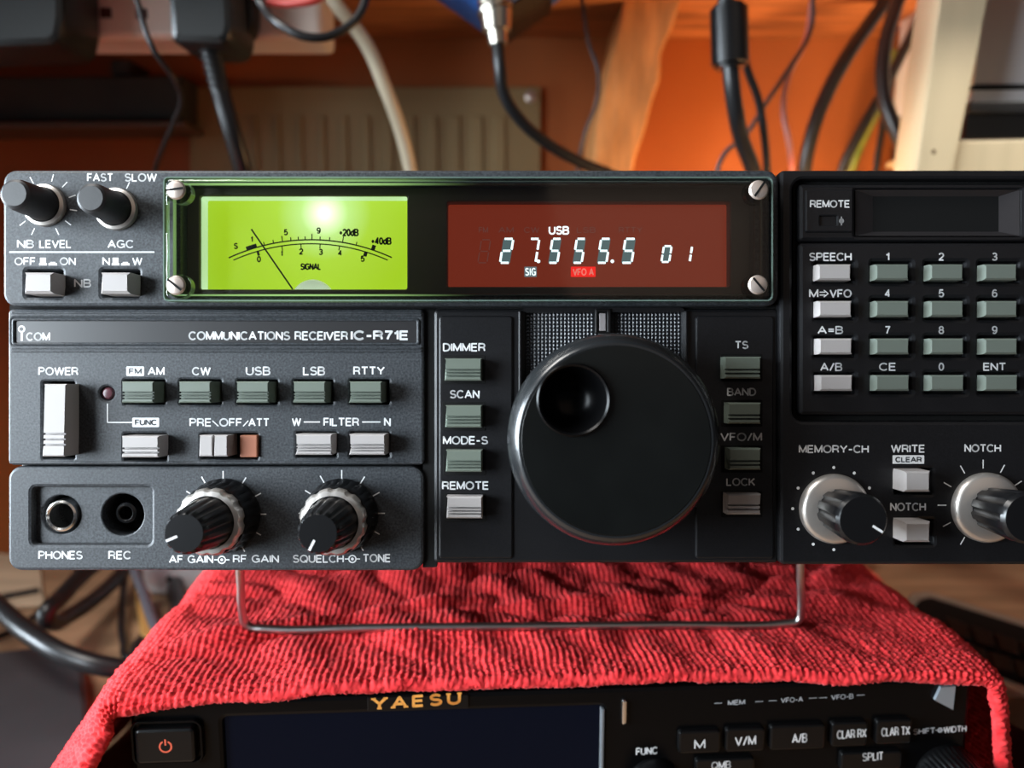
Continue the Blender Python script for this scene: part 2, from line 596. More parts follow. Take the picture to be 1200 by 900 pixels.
slots_a = [FR.rect(50, 447, 87, 538, 0, .0005), FR.rect(145, 445, 193, 474, 0, .0004), FR.rect(211, 445, 259, 474, 0, .0004),
           FR.rect(278, 445, 325, 474, 0, .0004), FR.rect(344, 445, 390, 474, 0, .0004), FR.rect(410, 445, 456, 474, 0, .0004),
           FR.rect(145, 508, 195, 540, 0, .0004), FR.rect(235, 508, 302, 538, 0, .0004), FR.rect(347, 506, 394, 536, 0, .0004),
           FR.rect(410, 506, 456, 536, 0, .0004)]
lx, lz = FR.at(125.5, 461, 0)
fin('mode_panel', plate_bm(FR.rect(9, 362, 497, 545, 0, .0014), slots_a + [FR.rect(14, 374, 490, 403, 0, .0006), ('c', lx, lz, .0019)],
                           0, .004, .0007), M['panel'], radio)
fin('audio_panel', plate_bm(FR.rect(9, 546.5, 497, 669, 0, .0036), [FR.rect(37, 571, 177, 638, 0, .0013)], 0, .004, .0009), M['panel'], radio)
fin('dial_panel', plate_bm(FR.rect(508, 362, 913, 660, 0, .0012), [FR.rect(616, 364, 799, 520, 0, .0006)], 0, .004, .0009), M['panel_dark'], radio)
for rc in ((514, 370, 601, 655), (815, 370, 907, 655)):
    fin('raised_pad', plate_bm(FR.rect(*rc, .6 * MM, .001), [], -.6 * MM, .0005, .0005), M['panel_dark'], radio)
for x, ya, yb in ((609.5, 364, 520), (804.5, 364, 520)):
    fin('chrome_divider', plate_bm(FR.rect(x - 2.2, ya, x + 2.2, yb, .9 * MM, .0004), [], -.9 * MM, 0, .0004), M['panel_dark'], radio)
fin('sheet_grille', plate_bm(FR.rect(612, 360, 803, 525, -.0015, .0004), [], .0015, .003, .0001), M['grille'], radio)
fin('tuning_mark', plate_bm(FR.rect(702, 367, 710, 388, 0, .0002), [], -.0003, .0016, .0002), mat('index_grey', (.22, .2, .2), .45), radio)
fin('tuning_mark_frame', plate_bm(FR.rect(697, 362, 716, 391, 0, .0003), [FR.rect(701, 366, 711, 389, 0, .0002)], -.0005, .0016, .0003), M['black'], radio)
# dark channels between the panels
fin('channel', box_bm(FR.at(495, 0, 0)[0], .0012, FR.at(0, 666, 0)[1], FR.at(511, 0, 0)[0], .0042, FR.at(0, 358, 0)[1]), M['matte'], radio)
fin('channel', box_bm(FR.at(8, 0, 0)[0], .0012, FR.at(0, 363, 0)[1], FR.at(914, 0, 0)[0], .0042, FR.at(0, 357, 0)[1]), M['matte'], radio)

# right-hand panel with keypad opening
fin('right_panel', plate_bm(FR.rect(914, 199, 1226, 662, DU, .0014),
                            [FR.rect(929, 210, 1216, 494, DU, .0030), FR.rect(1049, 549, 1093, 579, DU, .0004), FR.rect(1050, 609, 1094, 638, DU, .0004)],
                            -DU, .004, .0009), M['panel_dark'], radio)
key_holes = []
KX = {0: (957, 1000), 1: (1024, 1067), 2: (1087, 1131), 3: (1150, 1194)}
KY = (309, 352, 396, 439)
for r_ in range(4):
    for c_ in range(4):
        a, b = KX[c_]
        key_holes.append(FR.rect(a - 2, KY[r_] - 2, b + 1, KY[r_] + 22, DK, .0003))
fin('keypad_panel', plate_bm(FR.rect(936, 284, 1211, 487, DK, .0012), key_holes, -DK, .003, .0011), M['panel_dark'], radio)
fin('keypad_backing', box_bm(FR.at(930, 0, 0)[0], .0004, FR.at(0, 493, 0)[1], FR.at(1214, 0, 0)[0], .0042, FR.at(0, 211, 0)[1]), M['matte'], radio)
fin('sensor_panel', plate_bm(FR.rect(936, 215, 1211, 283, DK, .0010), [FR.rect(1003, 222, 1196, 276, DK, .0004)], -DK, .003, .0011), M['panel_dark'], radio)
fin('remote_tile', plate_bm(FR.rect(944, 222, 1000, 272, DK + .0006, .0006), [FR.rect(961, 253, 981, 264, DK + .0006, .0003)], -DK - .0006, .002, .0004), M['panel_dark'], radio)
fin('remote_led', plate_bm(FR.rect(961, 253, 981, 264, DK, .0002), [], -DK + .0001, .002, .0001), mat('led_dark_red', (.045, .008, .008), .2), radio)
bm = bmesh.new()
cx_, cz_ = FR.at(986, 259, DK + .0006)
ring_bm(bm, cx_, cz_, .0, .0007, -DK - .00066, 10)
seg_bm(bm, (cx_, cz_ - .0012), (cx_, cz_ + .0012), .0004, -DK - .00066)
fin('lettering', bm, mat('dim_ink', (.22, .22, .22), .6), radio)
# recessed infrared window with slanted cheeks
bm = bmesh.new()
o4 = [FR.at(*p, DK) for p in ((1003, 222), (1196, 222), (1196, 276), (1003, 276))]
i4 = [FR.at(*p, -.0016) for p in ((1038, 236), (1152, 236), (1152, 268), (1038, 268))]
ov = [bm.verts.new((x, -DK + .0004, z)) for x, z in o4]
iv = [bm.verts.new((x, .0016, z)) for x, z in i4]
for i in range(4):
    j = (i + 1) % 4
    bm.faces.new((ov[i], ov[j], iv[j], iv[i]))
fin('sensor_reveal', bm, mat('reveal_grey', (.016, .014, .015), .5), radio)
fin('sensor_window', plate_bm(FR.rect(1036, 234, 1154, 270, -.0016, .0002), [], .0015, .003, .0001), M['irwindow'], radio)

# --- nameplate strip with its ridges
fin('nameplate', plate_bm(FR.rect(15, 375, 489, 402, -.0002, .0004), [], .0002, .003, .0001), M['strip'], radio)
fin('nameplate_border', plate_bm(FR.rect(13, 373, 492, 404.5, .0004, .0008), [FR.rect(16.5, 376, 488, 401.5, .0004, .0004)], -.0004, .001, .00035), M['panel'], radio)
for yy in (366.2, 369.8, 408, 411.6):
    fin('ridge', plate_bm(FR.rect(13, yy - 1.1, 494, yy + 1.1, .0004, .0002), [], -.0004, .001, .0002), M['panel'], radio)
fin('ridge', plate_bm(FR.rect(11, 541, 495, 543.6, .0004, .0002), [], -.0004, .001, .0002), M['panel'], radio)


def T(s, x0, y0, x1, y1, d=0.0, m=None, bold=.012, parent=None, **k):
    return text(FR, parent or radio, s, x0, y0, x1, y1, d, m, bold, **k)


def lines(segs, w, d, m=None, name='line_markings', face=None, parent=None):
    f = face or FR
    bm = bmesh.new()
    for a, b in segs:
        seg_bm(bm, f.at(*a, d), f.at(*b, d), w, -d - .00005)
    return fin(name, bm, m or M['white'], parent or radio, recalc=False)


# --- lettering
for a in (('FAST', 102, 203, 133, 213), ('SLOW', 146, 203, 184, 213), ('NB', 20, 281, 40, 291), ('LEVEL', 46, 281, 84, 291),
          ('AGC', 126, 281, 157, 291), ('OFF', 17, 301.5, 42, 311), ('ON', 70, 301.5, 89, 311), ('N', 120, 301.5, 129, 311),
          ('W', 155, 301.5, 167, 311), ('NB', 87, 327, 107, 337)):
    T(*a, d=DU)
bm = bmesh.new()
for x in (47, 132):
    for (a, b, c, e) in ((x, 302, x + 7, 309), (x - 1, 308.5, x + 8, 311), (x + 12, 307, x + 18, 309), (x + 10, 308.5, x + 20, 311)):
        p = FR.at(a, e, DU); q = FR.at(b if False else c, b, DU)
        seg_bm(bm, (p[0], (p[1] + q[1]) / 2), (q[0], (p[1] + q[1]) / 2), abs(q[1] - p[1]), -DU - .00005)
fin('switch_symbols', bm, M['white'], radio, recalc=False)
lines([((11, 295.5), (181, 295.5))], .0004, DU)
T('COM', 30.5, 389.5, 59, 399.5, d=-.0002, bold=.02)
bm = bmesh.new()
c = FR.at(25.4, 385.6, -.0002)
ring_bm(bm, c[0], c[1], .00055, .00100, .00015)
seg_bm(bm, FR.at(25.6, 389, -.0002), FR.at(25.6, 399.5, -.0002), .0006, .00015)
fin('emblem', bm, M['white'], radio, recalc=False)
T('COMMUNICATIONS RECEIVER', 221, 388.2, 408, 398.8, d=-.0002, bold=.014)
T('IC-R71E', 411, 387.2, 479, 398.8, d=-.0002, bold=.03)
for a in (('POWER', 45, 430, 92, 440), ('AM', 173, 430, 193, 440), ('CW', 225, 430, 247, 440), ('USB', 288, 429.5, 317, 440),
          ('LSB', 355, 429.5, 381, 440), ('RTTY', 414, 429.5, 451, 439.5), ('PRE', 222, 490, 248, 500), ('OFF', 257, 490, 284, 500),
          ('ATT', 291, 490, 316, 500), ('W', 342, 489.5, 353, 499.5), ('FILTER', 379, 489.5, 421, 499.5), ('N', 450, 489.5, 458, 499.5),
          ('PHONES', 45, 645.5, 97, 655.5), ('REC', 127, 645.5, 154, 655.5), ('AF GAIN', 198, 650.5, 250, 660), ('RF GAIN', 273, 650, 327, 659.5),
          ('SQUELCH', 343, 650, 403, 659.5), ('TONE', 425, 649, 458, 659)):
    T(*a)
for a in ((148, 429.5, 169, 440.5), (155, 489.5, 186.5, 500.5)):
    fin('white_flag', plate_bm(FR.rect(*a, 0, .0003), [], -.00004, .0003, .00001), M['white'], radio)
darkink = mat('dark_ink', (.03, .035, .04), .6)
T('FM', 151, 431.5, 166, 438.5, .00008, darkink, .02)
T('FUNC', 158, 491.5, 184, 498.5, .00008, darkink, .02)
lines([((126, 473), (126, 495)), ((126, 495), (155, 495))], .0003, 0)
for a_, b_ in (((249, 493), (256, 499.5)), ((285, 499.5), (291, 493)), ((356, 494.5), (375, 494.5)), ((424.5, 494.5), (446, 494.5))):
    lines([(a_, b_)], .0003, 0)
bm = bmesh.new()
for x, y in ((260, 656), (413, 655)):
    c = FR.at(x, y, 0)
    ring_bm(bm, c[0], c[1], .0008, .00115, -.00005)
    disc_bm(bm, c[0], c[1], .0004, -.00005)
    for s in (-1, 1):
        seg_bm(bm, (c[0] + s * .0011, c[1]), (c[0] + s * .0021, c[1]), .0003, -.00005)
fin('dual_knob_symbols', bm, M['white'], radio, recalc=False)
PD = .0006
for a in (('DIMMER', 519, 402, 569, 412), ('SCAN', 527, 457, 562, 467), ('MODE-S', 519, 511, 572, 521), ('REMOTE', 518, 564, 573, 574),
          ('TS', 861, 399.5, 877, 409), ('BAND', 852, 454.5, 886, 464), ('VFO/M', 844, 507, 893, 517), ('LOCK', 851, 560, 885, 569.5)):
    T(*a, d=PD)
T('REMOTE', 949, 234.5, 996, 243.5, d=DK + .0006)
for r_, (row, yy) in enumerate(zip((('1', '2', '3'), ('4', '5', '6'), ('7', '8', '9'), ('CE', '0', 'ENT')), (296, 339, 382, 425))):
    for s, cx in zip(row, (1040, 1103, 1165.5)):
        w = {1: 6.6, 2: 20, 3: 27}[len(s)]
        if s == '1':
            w = 4.4
        T(s, cx - w / 2, yy, cx + w / 2, yy + 9.6, d=DK)
T('SPEECH', 948, 296, 998, 306, d=DK)
T('M', 948, 339, 959, 349, d=DK)
T('VFO', 972, 339, 998, 349, d=DK)
lines([((960.5, 342.4), (967, 342.4)), ((960.5, 345.8), (967, 345.8)), ((965.3, 340), (970.5, 344.1)), ((970.5, 344.1), (965.3, 348.2))], .00028, DK)
T('A=B', 958, 382, 988, 391.6, d=DK)
T('A/B', 961, 425, 987, 435, d=DK)
for a in (('MEMORY-CH', 936, 521.5, 1018, 531), ('WRITE', 1044, 521, 1084, 530.5), ('NOTCH', 1130, 520.5, 1173, 530), ('NOTCH', 1043, 589, 1085, 599)):
    T(*a, d=DU)
fin('white_flag', plate_bm(FR.rect(1046, 533.5, 1083, 543.5, DU, .0002), [], -DU - .00004, 0, .00001), M['white'], radio)
T('CLEAR', 1049, 535.3, 1080, 541.8, DU + .00008, darkink, .02)


# --- keys
def key(x0, y0, x1, y1, df, db, m, grooves=(), name='button', ch=.00035, slope=0.0):
    """a push key: front face at height df, chamfered, with cut grooves across its front"""
    _, ax, az, bx, bz, _ = FR.rect(x0, y0, x1, y1, df)
    h = bz - az
    prof = [(0.0, db, 0), (0.0, df - ch, 0), (ch / h, df, ch)]
    for g in sorted(grooves):
        gw = .00028 / h
        prof += [(g - gw, df - slope * g, ch), (g - gw * .6, df - .0011, ch), (g + gw * .6, df - .0011, ch), (g + gw, df - slope * g, ch)]
    prof += [(1 - ch / h, df - slope, ch), (1.0, df - ch - slope, 0), (1.0, db, 0)]
    bm = bmesh.new()
    L = [bm.verts.new((ax + i, -d, az + f * h)) for f, d, i in prof]
    R_ = [bm.verts.new((bx - i, -d, az + f * h)) for f, d, i in prof]
    for i in range(len(prof) - 1):
        bm.faces.new((L[i], R_[i], R_[i + 1], L[i + 1]))
    bm.faces.new(L)
    bm.faces.new(list(reversed(R_)))
    # side walls below the chamfered front
    return fin(name, bm, m, radio, sharp=.3)


G3 = (.20, .34, .48)
key(49, 450, 76, 535, .0068, 0.001 - .003, M['keywhite'], (.16, .235, .31), 'power_button', slope=.0008)
for a, b in ((142, 180), (209, 247), (276.5, 315), (343, 381.5), (409, 447.5)):
    key(a, 447, b, 472, .0058, -.003, M['keygreen'], G3, 'mode_button')
key(142, 511, 186, 536, .0058, -.003, M['keywhite'], (.22, .42), 'function_button')
for a, b in ((346, 389), (409, 451.5)):
    key(a, 509, b, 533, .0056, -.003, M['keywhite'], G3, 'filter_button')
sl = key(233, 510, 249.6, 535, .0042, -.003, M['keywhite'], (), 'slide_switch')
s2 = key(250.4, 510, 267, 535, .0042, -.003, M['keywhite'], (), 'slide_switch_half')
fin('orange_stop', plate_bm(FR.rect(281, 510, 301.5, 536, .001, .0003), [], -.001, .002, .0003), M['orange_key'], radio)
key(27.5, 319, 62, 344, .0080, -.002, M['keywhite'], (), 'noise_blanker_button', ch=.0007)
key(117, 319, 152, 344, .0080, -.002, M['keywhite'], (), 'noise_width_button', ch=.0007)
for i, (y0, y1, m_) in enumerate(((420, 446, 'keygreen'), (475, 501, 'keygreen'), (527.5, 553, 'keygreen'), (582, 607.5, 'keywhite'))):
    xo = i * .7
    fin('button_gap_shade', plate_bm(FR.rect(518 + xo, y0 - 4, 568.5 + xo * .6, y1 + 4, PD + .0001, .0004), [], -PD - .0001, .0003, .00005), M['matte'], radio)  # flat black plate paints the dark gap round the button
    key(521 + xo, y0, 564.5 + xo * .4, y1, .0048, 0, M[m_], G3, 'side_button')
for i, (x0_, y0, y1, m_) in enumerate(((848, 418, 443.5, 'keygreen'), (852, 472, 496.5, 'keygreen'), (853, 525.5, 550.5, 'keygreen'), (851, 579, 603, 'keywhite'))):
    fin('button_gap_shade', plate_bm(FR.rect(845, y0 - 3.5, 893.5, y1 + 3.5, PD + .0001, .0004), [], -PD - .0001, .0003, .00005), M['matte'], radio)
    key(x0_ + 1, y0, 892, y1, .0048, 0, M[m_], (.22, .40) if i != 3 else (.25, .45), 'side_button')
for y0, y1 in ((552, 576.5), (611.5, 635.5)):
    key(1060, y0, 1091, y1, .0085, 0, M['keywhite'], (), 'memory_button', ch=.0006)
KF = {0: (958.5, 998), 1: (1026, 1065.5), 2: (1090, 1129.5), 3: (1153.5, 1192.5)}
for r_ in range(4):
    for c_ in range(4):
        a, b = KF[c_]
        a += (.6 * r_ if c_ == 0 else 0)
        key(a, KY[r_] + .5, b + (.6 * r_ if c_ == 0 else .3 * r_), KY[r_] + 19, .0048, 0, M['keywhite'] if c_ == 0 else M['keygreen2'], (), 'keypad_button', ch=.0005)
fin('function_light', lathe_bm([(0, .0), (.0012, -.0002), (.0016, -.0006), (.0018, -.001), (.0018, -.003)][::-1], lx, lz, 0, 24), M['led'], radio)


# --- knobs
def pts_ring(face, px, py, d, r0, r1, angs, w, name='scale_ticks', m=None):
    c = face.at(px, py, d)
    bm = bmesh.new()
    for a in angs:
        t = math.radians(a)
        seg_bm(bm, (c[0] + r0 * math.cos(t), c[1] + r0 * math.sin(t)), (c[0] + r1 * math.cos(t), c[1] + r1 * math.sin(t)), w, -d - .00005)
    return fin(name, bm, m or M['white'], radio, recalc=False)


def pointer(parent, c, y, ang, r0, r1, w, tip=None, yt=None):
    bm = bmesh.new()
    t = math.radians(ang)
    u = Vector((math.cos(t), 0, math.sin(t)))
    n = Vector((-u.z, 0, u.x)) * (w / 2)
    o = Vector((c[0], 0, c[1]))
    A = o + u * r0; B = o + u * r1
    fr = [bm.verts.new((p.x, y, p.z)) for p in (A + n, B + n, B - n, A - n)]
    bm.faces.new(fr)
    if tip is not None:
        Cc = o + u * tip
        lo = [bm.verts.new((p.x, yt, p.z)) for p in (Cc + n, Cc - n)]
        bm.faces.new((fr[1], lo[0], lo[1], fr[2]))
    return fin('pointer_mark', bm, M['white'], parent, recalc=False)


# two slim knobs, upper left
for (px, py, rb) in ((53, 241, .0056), (137, 245.5, .0056)):
    c = FR.at(px, py, DU)
    k = fin('slim_knob', lathe_bm([(.0045, 0), (.0045, .0004), (.0044, .0010), (.0041, .0108), (.0038, .0122), (.0031, .0127), (0, .0127)], c[0], c[1], -DU - .0006, 48), M['rubber'], radio)
    fin('knob_skirt', lathe_bm([(.0043, .0005), (.0048, .0016), (rb, .0012), (rb + .0002, .0004), (rb + .0002, 0)], c[0], c[1], -DU, 48), M['silver'], k)
pts_ring(FR, 53, 241, DU, .0068, .0088, list(range(-65, 100, 28)) + [118, -115, -142], .00028)
pts_ring(FR, 137, 245.5, DU, .0062, .0082, [65, 130], .00028)


# dual concentric knobs
def dual_knob(px, py, ang, name):
    c = FR.at(px, py, 0)
    base = fin(name, lathe_bm([(.0102, 0), (.0102, .0016), (.0096, .0026), (.0094, .0075), (.0090, .0085), (0, .0085)], c[0], c[1], 0, 96, (24, .0004, 1, 3)), M['black'], radio)
    fin('outer_ring', lathe_bm([(.0084, .0070), (.0088, .0082), (.0089, .0104), (.0083, .0114), (.0070, .0116), (.0066, .0100)], c[0], c[1], 0, 144, (12, .00042, 0, 3)), M['silver'], base)
    cap = fin('inner_knob', lathe_bm([(.0071, .0085), (.0069, .0112), (.0066, .0125), (.0055, .0240), (.0051, .0255), (.0046, .0260), (0, .0260)], c[0], c[1], 0, 160, (14, .00045, 2, 4)), M['black'], base)
    pointer(base, c, -.02606, ang, .0018, .0046, .0006, .0052, -.0250)


dual_knob(262, 604, 203, 'gain_knob')
dual_knob(400, 604, 243, 'squelch_knob')
TK = [-60, -29, 0, 29, 58, 90, 120, 148, 180, 208, 236]
pts_ring(FR, 261.5, 602.5, 0, .0093, .0119, TK, .00032)
pts_ring(FR, 400.5, 601.5, 0, .0091, .0119, TK, .00032)


def single_knob(px, py, ang, name, ptr=True):
    c = FR.at(px, py, DU)
    y = -DU
    k = fin(name, lathe_bm([(.0056, .0008), (.0057, .0030), (.0066, .0150), (.0065, .0168), (.0058, .0178), (0, .0178)], c[0], c[1], y, 160, (10, .0007, 0, 2)), M['black'], radio)
    fin('knob_skirt', lathe_bm([(.0052, .0028), (.0082, .0025), (.0091, .0019), (.0095, .0010), (.0095, 0)], c[0], c[1], y, 64), M['silver'], k)
    if ptr:
        pointer(k, c, y - .01786, ang, .0028, .0058, .0006, .0066, y - .0166)


single_knob(977, 596, -32, 'memory_knob')
single_knob(1155, 594.5, -90, 'notch_knob')
c = FR.at(977, 596, DU)
bm = bmesh.new()
for i in range(9):
    a = math.radians(60 + i * 30 - 30)
    disc_bm(bm, c[0] + .0112 * math.cos(a), c[1] + .0112 * math.sin(a), .00042, -DU - .00005)
fin('scale_dots', bm, M['white'], radio, recalc=False)
pts_ring(FR, 1152, 592, DU, .0100, .0124, [32, 62, 90, 120, 150, 180, 208, 240], .0003)

# jacks
fin('jack_recess', plate_bm(FR.rect(34, 568, 180, 641, -.0022, .001), [('c', *FR.at(72, 603, -.0022), .0054), ('c', *FR.at(144, 603, -.0022), .0058)],
                            .0022, .0100, .0004), M['panel'], radio)
c = FR.at(74, 604, -.0022)
j = fin('headphone_jack', lathe_bm([(.0034, -.006), (.0034, .0008), (.0038, .0013), (.0043, .0010), (.0046, -.001), (.0048, -.004)], c[0], c[1], .0022, 40), M['chrome'], radio)
fin('jack_bore', lathe_bm([(0, -.0058), (.0034, -.0058), (.0034, -.004)], c[0], c[1], .0022, 32), M['matte'], j)
c2 = FR.at(148, 601, -.005)
j = fin('record_jack', lathe_bm([(.0019, -.006), (.0019, -.0012), (.0022, -.0010), (.0029, -.0014), (.0031, -.004)], c2[0], c2[1], .0035, 40), M['black'], radio)
fin('jack_bore', lathe_bm([(0, -.0058), (.0019, -.0058), (.0019, -.004)], c2[0], c2[1], .0035, 32), M['matte'], j)
bx_ = box_bm(FR.at(30, 0, 0)[0], 0.0101, FR.at(0, 645, 0)[1], FR.at(184, 0, 0)[0], .0125, FR.at(0, 566, 0)[1])
fin('jack_backing', bx_, M['matte'], radio)

# --- tuning dial
DC = FR.at(708, 509, 0)
HD = .0250
dial = fin('tuning_dial', lathe_bm([(.0200, -.001), (.0200, .003), (.0262, .003), (.0266, .0040), (.0266, .0186)],
                                   DC[0], DC[1], 0, 128, (64, .00025, 3, 4)), M['dial'], radio)
fin('dial_rim', lathe_bm([(.0266, .0184), (.02655, .0196), (.0262, .0212), (.0256, .0226), (.0248, .0239), (.0241, .0247), (.0236, HD), (.0232, HD)], DC[0], DC[1], 0, 128), M['rim'], dial)
dc = FR.at(672, 468.5, HD)
fin('dial_face', plate_bm(('c', DC[0], DC[1], .0235), [('c', dc[0], dc[1], .0084)], -HD, -HD + .0012, .0005), M['dial'], dial)
fin('finger_dimple', lathe_bm([(.0089, .0000), (.0090, .0007), (.0086, .0011), (.0081, .0007), (.0076, -.0012), (.0066, -.0040), (.0050, -.0060), (.0030, -.0071), (0, -.0074)],
                              dc[0], dc[1], -HD, 64), M['yblack'], dial)

# --- display window
WB = -.0020
bez = FR.rect(205, 210, 890, 350, WB, .001)
hole_m = FR.rect(234, 229.5, 477, 339, WB, .0006)
hole_d = FR.rect(524, 236, 856, 336, WB, .0006)
fin('window_bezel', plate_bm(bez, [hole_m, hole_d], -WB, -WB + .0012, .0004), M['bezel'], radio)
hc = FR.at(380, 250, -.0079)
fin('meter_face', plate_bm(FR.rect(226, 220, 482, 346, -.0079, .0003), [], .0079, .009, .0001), meter_face_mat(hc[0], hc[1], .0079), radio)
# side walls of meter housing
bm = bmesh.new()
sh_in = loop2(hole_m, 0); a = [bm.verts.new((x, .0030, z)) for x, z in sh_in]; b = [bm.verts.new((x, .0081, z)) for x, z in sh_in]
for i in range(len(a)):
    k = (i + 1) % len(a)
    bm.faces.new((a[i], a[k], b[k], b[i]))
fin('meter_reveal', bm, mat('meter_reveal_painted_glow', (.85, .90, .86), .35, emit=(.62, .85, .70), estr=.45), radio)  # white walls carry painted emission for the bulb light on them
# scale printing
MD = -.0078


def mp(px, py):
    return FR.at(px, py, MD)


bm = bmesh.new()
AC = (364, 508)


def arc(R, a0, a1, w, n=40):
    prev = None
    for i in range(n + 1):
        a = math.radians(a0 + (a1 - a0) * i / n)
        p = mp(AC[0] + R * math.sin(a), AC[1] - R * math.cos(a))
        if prev:
            seg_bm(bm, prev, p, w, -MD - .00006)
        prev = p


def tick(R0, R1, a, w):
    a = math.radians(a)
    seg_bm(bm, mp(AC[0] + R0 * math.sin(a), AC[1] - R0 * math.cos(a)), mp(AC[0] + R1 * math.sin(a), AC[1] - R1 * math.cos(a)), w, -MD - .00006)


arc(227, -25, 24.8, .00038)
arc(222.3, -24, 24, .00034)
arc(229.5, -19.2, -16, .0010, 6)
for a_ in (-16.5, -13.8, -11, -8.3, -5.8, -3.6, -1.6, .4, 2.8, 5.6, 9.5, 13.6):
    tick(227, 231 if a_ not in (-8.3, .4, 9.5) else 234, a_, .0003)
tick(227, 233, 18.7, .0011)
for a_ in (-8.7, -2.9, 2.9, 8.8):
    tick(222.3, 217, a_, .0003)
tick(222.3, 217, -16.2, .0007)
tick(222.3, 217, 17, .0010)
fin('meter_scale', bm, M['blackink'], radio, recalc=False)
for a in (('S', 274, 284.5, 279, 292), ('1', 293.5, 277, 296.5, 284), ('5', 332.5, 268.5, 337.5, 276), ('9', 371, 266.5, 376, 274),
          ('+20dB', 397, 268, 420.5, 277), ('+40dB', 434.5, 278, 459, 287), ('0', 301, 300, 306, 307.5), ('1', 329, 293.5, 331.5, 300.5),
          ('2', 350.5, 291, 355.5, 298.5), ('3', 373.5, 291.5, 378.5, 299), ('4', 396, 293, 401, 300), ('5', 422.5, 299.5, 427.5, 307), ('SIGNAL', 352, 308.5, 376.5, 316.5)):
    T(*a, d=MD, m=M['blackink'], bold=.03)
bm = bmesh.new()
seg_bm(bm, FR.at(294.5, 268.5, -.0066), FR.at(343, 339, -.0066), .00046, .0066)
fin('meter_needle', bm, M['blackink'], radio, recalc=False)
pc = FR.at(366, 353, -.0058)
fin('needle_pivot_cover', lathe_bm([(.0062, -.001), (.0062, .0), (.0058, .0005), (0, .0005)], pc[0], pc[1], .0062, 48), M['pivot'], radio)

# frequency display
DD = -.0060
fin('display_filter', plate_bm(FR.rect(518, 232, 862, 342, DD, .0003), [], -DD, -DD + .001, .0001), M['redglass'], radio)
bm = bmesh.new()
sh_in = loop2(hole_d, 0); a = [bm.verts.new((x, .0030, z)) for x, z in sh_in]; b = [bm.verts.new((x, .0062, z)) for x, z in sh_in]
for i in range(len(a)):
    k = (i + 1) % len(a)
    bm.faces.new((a[i], a[k], b[k], b[i]))
fin('display_reveal', bm, M['reveal'], radio)
SEGS = {'0': 'abcdef', '1': 'bc', '2': 'abged', '5': 'afgcd', '7': 'abc', '8': 'abcdefg'}


def digit(ch, x0, y0, x1, y1, w, m, dz=0.0):
    sl_ = (y1 - y0) * .16
    def q(u, v):
        return FR.at(x0 + (x1 - x0 - sl_) * u + sl_ * (1 - v), y0 + (y1 - y0) * v, DD)
    E = {'a': ((.08, 0), (.92, 0)), 'b': ((1, .05), (1, .45)), 'c': ((1, .55), (1, .95)), 'd': ((.08, 1), (.92, 1)),
         'e': ((0, .55), (0, .95)), 'f': ((0, .05), (0, .45)), 'g': ((.1, .5), (.9, .5))}
    bm = bmesh.new()
    for s in SEGS[ch]:
        seg_bm(bm, q(*E[s][0]), q(*E[s][1]), w, -DD - .00012 - dz)
    return fin('digit', bm, m, radio, recalc=False)


def cell(x0, y0, x1, y1):
    bm = bmesh.new()
    sl_ = (y1 - y0) * .16
    vs = [bm.verts.new((*FR.at(px, py, DD),)[0:1] + (-DD - .00006,) + (*FR.at(px, py, DD),)[1:2]) for px, py in
          ((x0 + sl_, y0), (x1, y0), (x1 - sl_, y1), (x0, y1))]
    bm.faces.new(vs)
    fin('digit_cell', bm, M['segdim'], radio, recalc=False)


digit('8', 560, 281, 575, 308, .00028, M['ghost'])
for ch, xa, xb in (('2', 586, 601.5), ('7', 617, 632), ('5', 643, 657.5), ('5', 671.5, 686), ('5', 700, 715), ('5', 728.5, 744.5)):
    if ch != '7':
        cell(xa - .5, 280, xb + .5, 308)
    digit(ch, xa, 280, xb, 308, .00062, M['seg'])
cell(774.5, 288, 787.5, 307.5)
digit('0', 775, 288.5, 787, 307, .00056, M['seg'])
digit('1', 799.5, 288.5, 811, 307, .00062, M['seg'])
bm = bmesh.new()
for x in (631, 717.5):
    p = FR.at(x, 306.3, DD)
    disc_bm(bm, p[0], p[1], .0005, -DD - .00012, 14)
fin('decimal_points', bm, M['seg'], radio, recalc=False)
T('USB', 643, 265, 667, 275, DD + .0001, M['seg'], .012)
fin('lit_flag', plate_bm(FR.rect(614.5, 312.5, 629, 324.5, DD + .0001, .0002), [], -DD - .0001, -DD, .00001), emis('flag_grey', (.16, .20, .22), .9), radio)
T('SIG', 615.5, 314, 628, 323, DD + .0002, M['seg'], -.01, gap=.42)
fin('red_flag', plate_bm(FR.rect(669, 312.5, 698, 324.5, DD + .0001, .0002), [], -DD - .0001, -DD, .00001), M['segred'], radio)
T('VFO A', 671, 314.5, 696, 323, DD + .0002, M['redtext'], .01)
for s, a, b in (('FM', 561, 572), ('AM', 584, 602), ('CW', 614, 632), ('LSB', 676, 698), ('RTTY', 725, 753)):
    T(s, a, 266, b, 273, DD + .0001, M['ghost'], .0)

